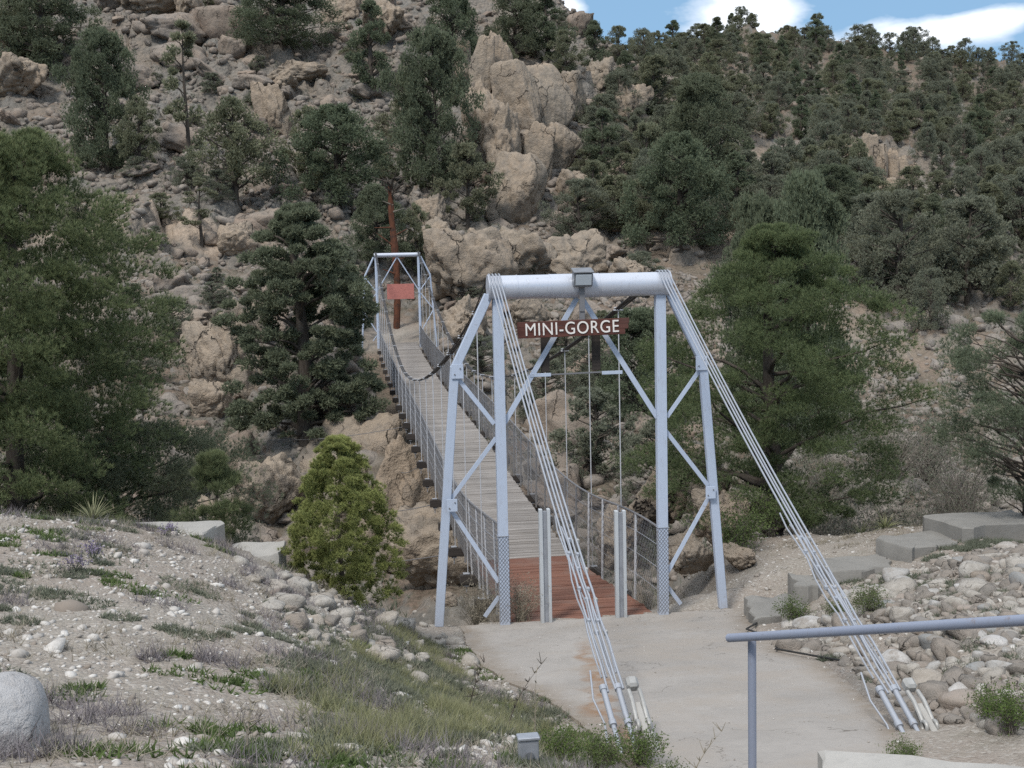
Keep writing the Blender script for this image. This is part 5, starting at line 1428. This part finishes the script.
# ---- yuccas and blade clumps
def yucca(px, py, d, n, l, wd, lb, mat=M_yucca):
    p = at(px, py, d); r = np.random.default_rng(int(px)); a = r.uniform(0, 6.28, n); e = np.arccos(r.uniform(.05, .98, n))
    D_ = np.stack([np.cos(a)*np.sin(e), np.sin(a)*np.sin(e), np.cos(e)], 1); l_ = l*r.uniform(.6, 1.1, n); s = np.cross(D_, [0, 0, 1.]); s /= np.linalg.norm(s, axis=1)[:, None]; s *= wd/2
    B_ = D_*.02; m_ = D_*l_[:, None]*.5; t_ = D_*l_[:, None]; t_[:, 2] -= .18*l_*np.sin(e)
    V_ = np.stack([B_-s, B_+s, m_-s*.8, m_+s*.8, t_], 1).reshape(-1, 3); F_ = (np.array([[0, 1, 3], [0, 3, 2], [2, 3, 4]])[None]+np.arange(n)[:, None, None]*5).reshape(-1, 3)
    tt = np.repeat(r.random(n), 5); o = link('yucca', mesh_np('yucca', V_, F_, mat, False, {'tint': tt, 'tip': np.tile([0, 0, .3, .3, 1], n)}), None, tuple(p)); tag(o, lb, 'yucca')


yucca(93, 524, 13.4, 110, .36, .014, 'spiky pale yucca at the crest of the gravel bank')
yucca(268, 560, 15.6, 60, .38, .012, 'yucca behind the shorter concrete block')
yucca(885, 528, 22, 70, .5, .018, 'yucca left of the topmost step slab', M_grass)
yucca(862, 530, 22.5, 60, .45, .018, 'smaller yucca left of the other one behind the steps', M_grass)
b = MB(); p = at(262, 560, 15.6); o = b.tube([tuple(p), tuple(p+[.0, 0, .45]), tuple(p+[-.01, 0, .82])], [.008, .006, .004], 5).build('dry_stalk', M_dry, loc=tuple(p)); tag(o, 'thin dry stalk rising from the yucca by the concrete block', 'stalk')


# ---- ground plants (uncountable)
def field(name, label, mat, P_, k, ll, lw, spread, r, up=1., tipv=.4, curl=0, clump=None):
    D_ = r.normal(size=(len(P_), 3))*.5; D_[:, 2] = up; D_ /= np.linalg.norm(D_, axis=1)[:, None]
    o = link(name, leafmesh(name, P_, D_, ll, lw, k, spread, r, mat, r.random(len(P_)) if clump is None else clump, tipv, curl)); return tag(o, label, kind='stuff')


def clumps(n, per, rad, region, r, dens=None):
    x_, y_ = region(n, r); 
    if dens is not None:
        ok = dens(x_, y_) > r.random(len(x_)); x_, y_ = x_[ok], y_[ok]
    m = len(x_); rr_ = rad*r.lognormal(0, .4, m); a = r.uniform(0, 6.28, (m, per)); q = np.sqrt(r.random((m, per)))*rr_[:, None]
    X_ = (x_[:, None]+q*np.cos(a)*1.3).ravel(); Y_ = (y_[:, None]+q*np.sin(a)).ravel(); c_ = np.repeat(r.random(m), per)
    ok = (X_ < path_l(Y_)-.0) | (X_ > path_r(Y_)) | (Y_ > .1); X_, Y_, c_ = X_[ok], Y_[ok], c_[ok]
    return np.stack([X_, Y_, ground(X_, Y_)[0]], 1), np.clip(c_*.7+.3*r.random(len(c_)), 0, 1)


rg = np.random.default_rng(44)
def in_poly(x, y, poly):
    ins = np.zeros(x.shape, bool); j = len(poly)-1
    for i in range(len(poly)):
        (xi, yi), (xj, yj) = poly[i], poly[j]
        ins ^= ((yi > y) != (yj > y)) & (x < (xj-xi)*(y-yi)/(yj-yi+1e-12)+xi); j = i
    return ins


def bank(n, r): return on_bank(n, r)
P_, c_ = clumps(900, 90, .10, bank, rg, lambda x, y: smooth(-.25, .35, fbm(x/1.5, y/1.5, seed=61, o=3)))
field('ground_cover', 'low grey green mats spreading over the gravel', M_sage, P_, 4, .055, .009, .8, rg, .5, .4, clump=c_)
P_, c_ = clumps(420, 60, .11, bank, rg, lambda x, y: smooth(-.2, .4, fbm(x/1.3, y/1.3, seed=62, o=3)))
field('ground_cover', 'darker green low weeds on the near bank', M_bright, P_, 3, .06, .012, .8, rg, .6, .2, clump=c_*.5)
P_, c_ = clumps(300, 50, .13, bank, rg, lambda x, y: smooth(-.2, .4, fbm(x/1.3, y/1.3, seed=63, o=3)))
field('dry_weeds', 'purplish grey twiggy weeds on the near bank', M_purple, P_, 3, .15, .0045, .5, rg, 1., .4, clump=c_)
P_, c_ = clumps(500, 12, .14, bank, rg)
field('dry_weeds', 'short straw coloured grass blades on the gravel', M_dry, P_, 4, .11, .004, .5, rg, 1., .4, clump=c_)
GP = [tuple(hit(px, py, 3.5)[0][:2]) for px, py in ((365, 640), (420, 632), (478, 690), (545, 715), (600, 755), (640, 767), (560, 767), (300, 767), (330, 720), (280, 690), (310, 655))]
GP2 = np.array(GP); _lo, _hi = GP2.min(0), GP2.max(0)
def grass_zone(n, r):
    x_, y_ = r.uniform(_lo[0], _hi[0], n), r.uniform(_lo[1], _hi[1], n); ok = in_poly(x_, y_, GP); return x_[ok], y_[ok]
P_, c_ = clumps(1050, 24, .085, grass_zone, rg, lambda x, y: .05+.95*smooth(-.2, .3, fbm(x/.9, y/.9, seed=64, o=3)))
field('grass', 'green and straw coloured grass beside the walk', M_grass, P_, 4, .145, .0048, .42, rg, 1.1, .6, -.05, clump=c_)
P_, c_ = clumps(420, 60, .15, grass_zone, rg); field('ground_cover', 'sage coloured weeds among the grass', M_sage, P_, 4, .08, .012, .8, rg, .8, .3, clump=c_)
def right_zone(n, r):
    x_, y_ = r.uniform(1.8, 9, n), r.uniform(-9, 0, n); ok = (x_ > path_r(y_)+.1); return x_[ok], y_[ok]
P_, c_ = clumps(650, 90, .15, right_zone, rg, lambda x, y: smooth(-.1, .35, fbm(x/1.2, y/1.2, seed=65, o=3))*smooth(2.5, 5.5, x)+.1)
field('ground_cover', 'grey green weeds between the cobbles', M_sage, P_, 4, .08, .011, .8, rg, .8, .3, clump=c_)
def gravel_litter(n, r): return r.uniform(-14, 12, n), r.uniform(.2, 6, n)
P_, c_ = clumps(160, 60, .2, gravel_litter, rg, lambda x, y: (np.abs(x) > 1.4)*.8); field('dry_weeds', 'dry grass and litter along the gorge edge', M_dry, P_, 3, .09, .006, .9, rg, .6, .3, clump=c_)
# tufts over the far slopes
a_ = rg.uniform(-.46, .46, 2600)+YAW; d_ = 28*np.exp(rg.uniform(0, 1.6, 2600)); x_ = CAM[0]+np.sin(a_)*d_; y_ = CAM[1]+np.cos(a_)*d_; ok = (y_ > 8) & ~((np.abs(x_) < 2.2) & (y_ < 58)) & (fbm(x_/8, y_/8, seed=66, o=3) > -.1) & (trail_mask(x_, y_) < .2); x_, y_ = x_[ok], y_[ok]
m = len(x_); per = 26; q = rg.normal(0, .32, (m, per, 2)); X_ = (x_[:, None]+q[..., 0]).ravel(); Y_ = (y_[:, None]+q[..., 1]).ravel(); P_ = np.stack([X_, Y_, ground(X_, Y_)[0]-.02], 1)
field('undergrowth', 'tufts of grass and low brush over the far slopes', M_sage, P_, 3, .28, .045, .7, rg, .9, .3, clump=np.repeat(rg.random(m), per)*.8)

# purple flowers near the crest, and tall dry stalks by the walk
for k, (px, py, lb) in enumerate(((196, 575-20, 'purple wildflowers left of the longer concrete block'), (235, 558+14, 'purple wildflowers in front of the shorter concrete block'), (168, 533, 'lilac flower spikes on the crest by the longer concrete block'))):
    p = at((75, 95, 167)[k], (572, 560, 536)[k], None); st_ = make_bush(.16, .22, M_sage, 14, 880+k, M_lilac, 160, .016, .012, .003); bush('wildflower', st_, p, ('purple wildflowers low on the left gravel', 'second purple wildflower patch just above the first', 'lilac flower spikes beside the longer concrete block')[k], 'wildflowers', None, k, 1.)
for k, (px, py, d, hh, ln, lb) in enumerate(((508, 735, 9.6, .55, .28, 'tall bent dark stalk leaning right over the walk edge'), (535, 742, 9.2, .62, .02, 'thin upright stalk by the walk'), (690, 768, 8.8, .42, .24, 'curved stalk right of the left anchor'), (470, 740, 9, .4, .12, 'short dark stalk in the tall grass'), (248, 768, 5.2, .22, .03, 'single stalk at the bottom edge left of centre'))):
    p = at(px, py, d); b = MB(); n = 9; u_ = np.linspace(0, 1, n); pp = np.column_stack([p[0]+ln*u_**1.7, p[1]+0*u_, p[2]+hh*u_]); b.tube(pp, .006*(1.1-u_), 5)
    rq = np.random.default_rng(k)
    for i in range(3, n): 
        for q in range(3): e = pp[i]+rq.normal(0, .03, 3)+[0, 0, .03]; b.tube([pp[i], e], [.004, .002], 3)
    o = b.build('dry_stalk', M_bark if k in (0, 3) else M_dry, loc=tuple(p)); tag(o, lb, 'stalk')

AUTO_GROUPS = {'grey boulders strewn over the left slope': 'angular grey boulder', 'tan boulders strewn over the left slope': 'broken tan boulder', 'flat stones strewn over the left slope': 'low flat stone',
  'cobbles on the lower right bank': 'rounded cobble', 'cobbles on the upper right bank': 'grey or white cobble', 'pale stones on the left bank': 'pale bank stone', 'pale stones beside the walk': 'pale walk edge stone',
  'pinyons covering the right hillside': 'rounded dark pinyon', 'junipers covering the right hillside': 'grey green juniper', 'pointed pines on the right hillside': 'pointed dark pine', 'pines along the skyline': 'small skyline pine',
  'small shrubs on the left slope': 'small dark shrub', 'pale outcrops among the far trees': 'small pale outcrop'}
# ------------------------------------------------------------ labels of the repeats, told apart by what they stand next to
LM = [(60, 60, 'top left corner pine'), (110, 120, 'bluish green pine'), (190, 110, 'tall thin pine'), (236, 150, 'dark spreading pine'), (202, 235, 'sparse pine on the trail'), (300, 25, 'pine cut by the top edge'), (338, 160, 'broad dark pine'),
      (298, 74, 'flat pale slab'), (270, 115, 'pinkish upright boulder'), (240, 240, 'pale pyramid shaped boulder'), (372, 60, 'narrow dark pine'), (436, 120, 'tallest dark pine'), (491, 80, 'split granite spire'), (538, 155, 'smooth tan dome'), (580, 215, 'juniper below the outcrop'),
      (155, 10, 'reddish cliff block'), (220, 360, 'blocky ledge'), (318, 330, 'big gorge pine'), (350, 410, 'large cracked gorge slab'), (397, 300, 'far bridge tower'), (462, 280, 'rounded bedrock knob'), (265, 500, 'rounded gorge wall block'), (343, 520, 'cone shaped shrub'),
      (50, 330, 'long needled pine'), (175, 545, 'longer concrete block'), (580, 285, 'pipe beam'), (570, 326, 'carved name sign'), (680, 190, 'big dark pine'), (760, 160, 'bare dirt patch'), (885, 170, 'finger like columns'), (898, 250, 'round grey green juniper'), (968, 250, 'pointed juniper'),
      (740, 25, 'highest skyline point'), (600, 55, 'notch between the hills'), (860, 60, 'sunlit far ridge'), (1000, 80, 'right end of the skyline'), (830, 110, 'pale far outcrop'), (945, 130, 'stony gap in the far wood'), (1020, 180, 'right picture edge'), (640, 90, 'slope right of the spire'), (800, 230, 'broad green pine top'), (910, 380, 'dirt slope'), (650, 420, 'sign side of the near tower'),
      (770, 605, 'lowest step slab'), (870, 570, 'third step slab'), (970, 528, 'topmost step slab'), (905, 700, 'right cable anchor'), (752, 650, 'handrail upright'), (890, 632, 'middle of the handrail'), (1000, 622, 'right end of the handrail'), (960, 765, 'low concrete curb'), (250, 560, 'shorter concrete block'), (440, 612, 'left outer tower leg'), (480, 670, 'left edge of the walk'), (1000, 730, 'lower right weed'), (1010, 590, 'weedy right bank edge')]
NW = 'twenty thirty forty fifty sixty seventy eighty ninety'.split(); UN = ' one two three four five six seven eight nine'.split(' ')
ORD = ['closest', 'second closest', 'third closest', 'fourth closest', 'fifth closest', 'sixth closest', 'seventh closest', 'eighth closest', 'ninth closest', 'tenth closest', 'eleventh closest', 'twelfth closest']+['number %s out' % w for w in ('thirteen', 'fourteen', 'fifteen', 'sixteen', 'seventeen', 'eighteen', 'nineteen', 'twenty')]+['number %s%s out' % (a_, ' '+b_ if b_ else '') for a_ in NW for b_ in UN][1:]
def pix(p):
    d = np.array(p)-CAM; z = d@_f; return 512+FOC*(d@_r)/z, 384-FOC*(d@_u)/z
from collections import defaultdict
bins = defaultdict(list)
for o in list(COL.objects):
    g_ = o.get('group')
    if not g_ or o.parent or g_ not in AUTO_GROUPS: continue
    x, y = pix(o.location); x, y = float(x), float(y)-(8 if 'tree' in o.get('category', '') else 0)
    if not (-15 < x < 1040 and -15 < y < 785): bins[(g_, None, None)].append((0, o)); continue
    i = min(range(len(LM)), key=lambda q: (LM[q][0]-x)**2+(LM[q][1]-y)**2); dx, dy = x-LM[i][0], y-LM[i][1]
    rel = ('right of' if dx > 0 else 'left of') if abs(dx) > abs(dy) else ('below' if dy > 0 else 'above')
    bins[(g_, i, rel)].append((dx*dx+dy*dy, o))
for (g_, i, rel), l in bins.items():
    if i is None:      # outside the frame: left out
        for _, o in l:
            for c_ in list(o.children): bpy.data.objects.remove(c_)
            bpy.data.objects.remove(o)
        continue
    l.sort(key=lambda t: t[0])
    for q, (_, o) in enumerate(l):
        o['label'] = AUTO_GROUPS[g_]+(', ' if len(l) == 1 else ', '+ORD[min(q, len(ORD)-1)]+' ')+rel+' the '+LM[i][2]
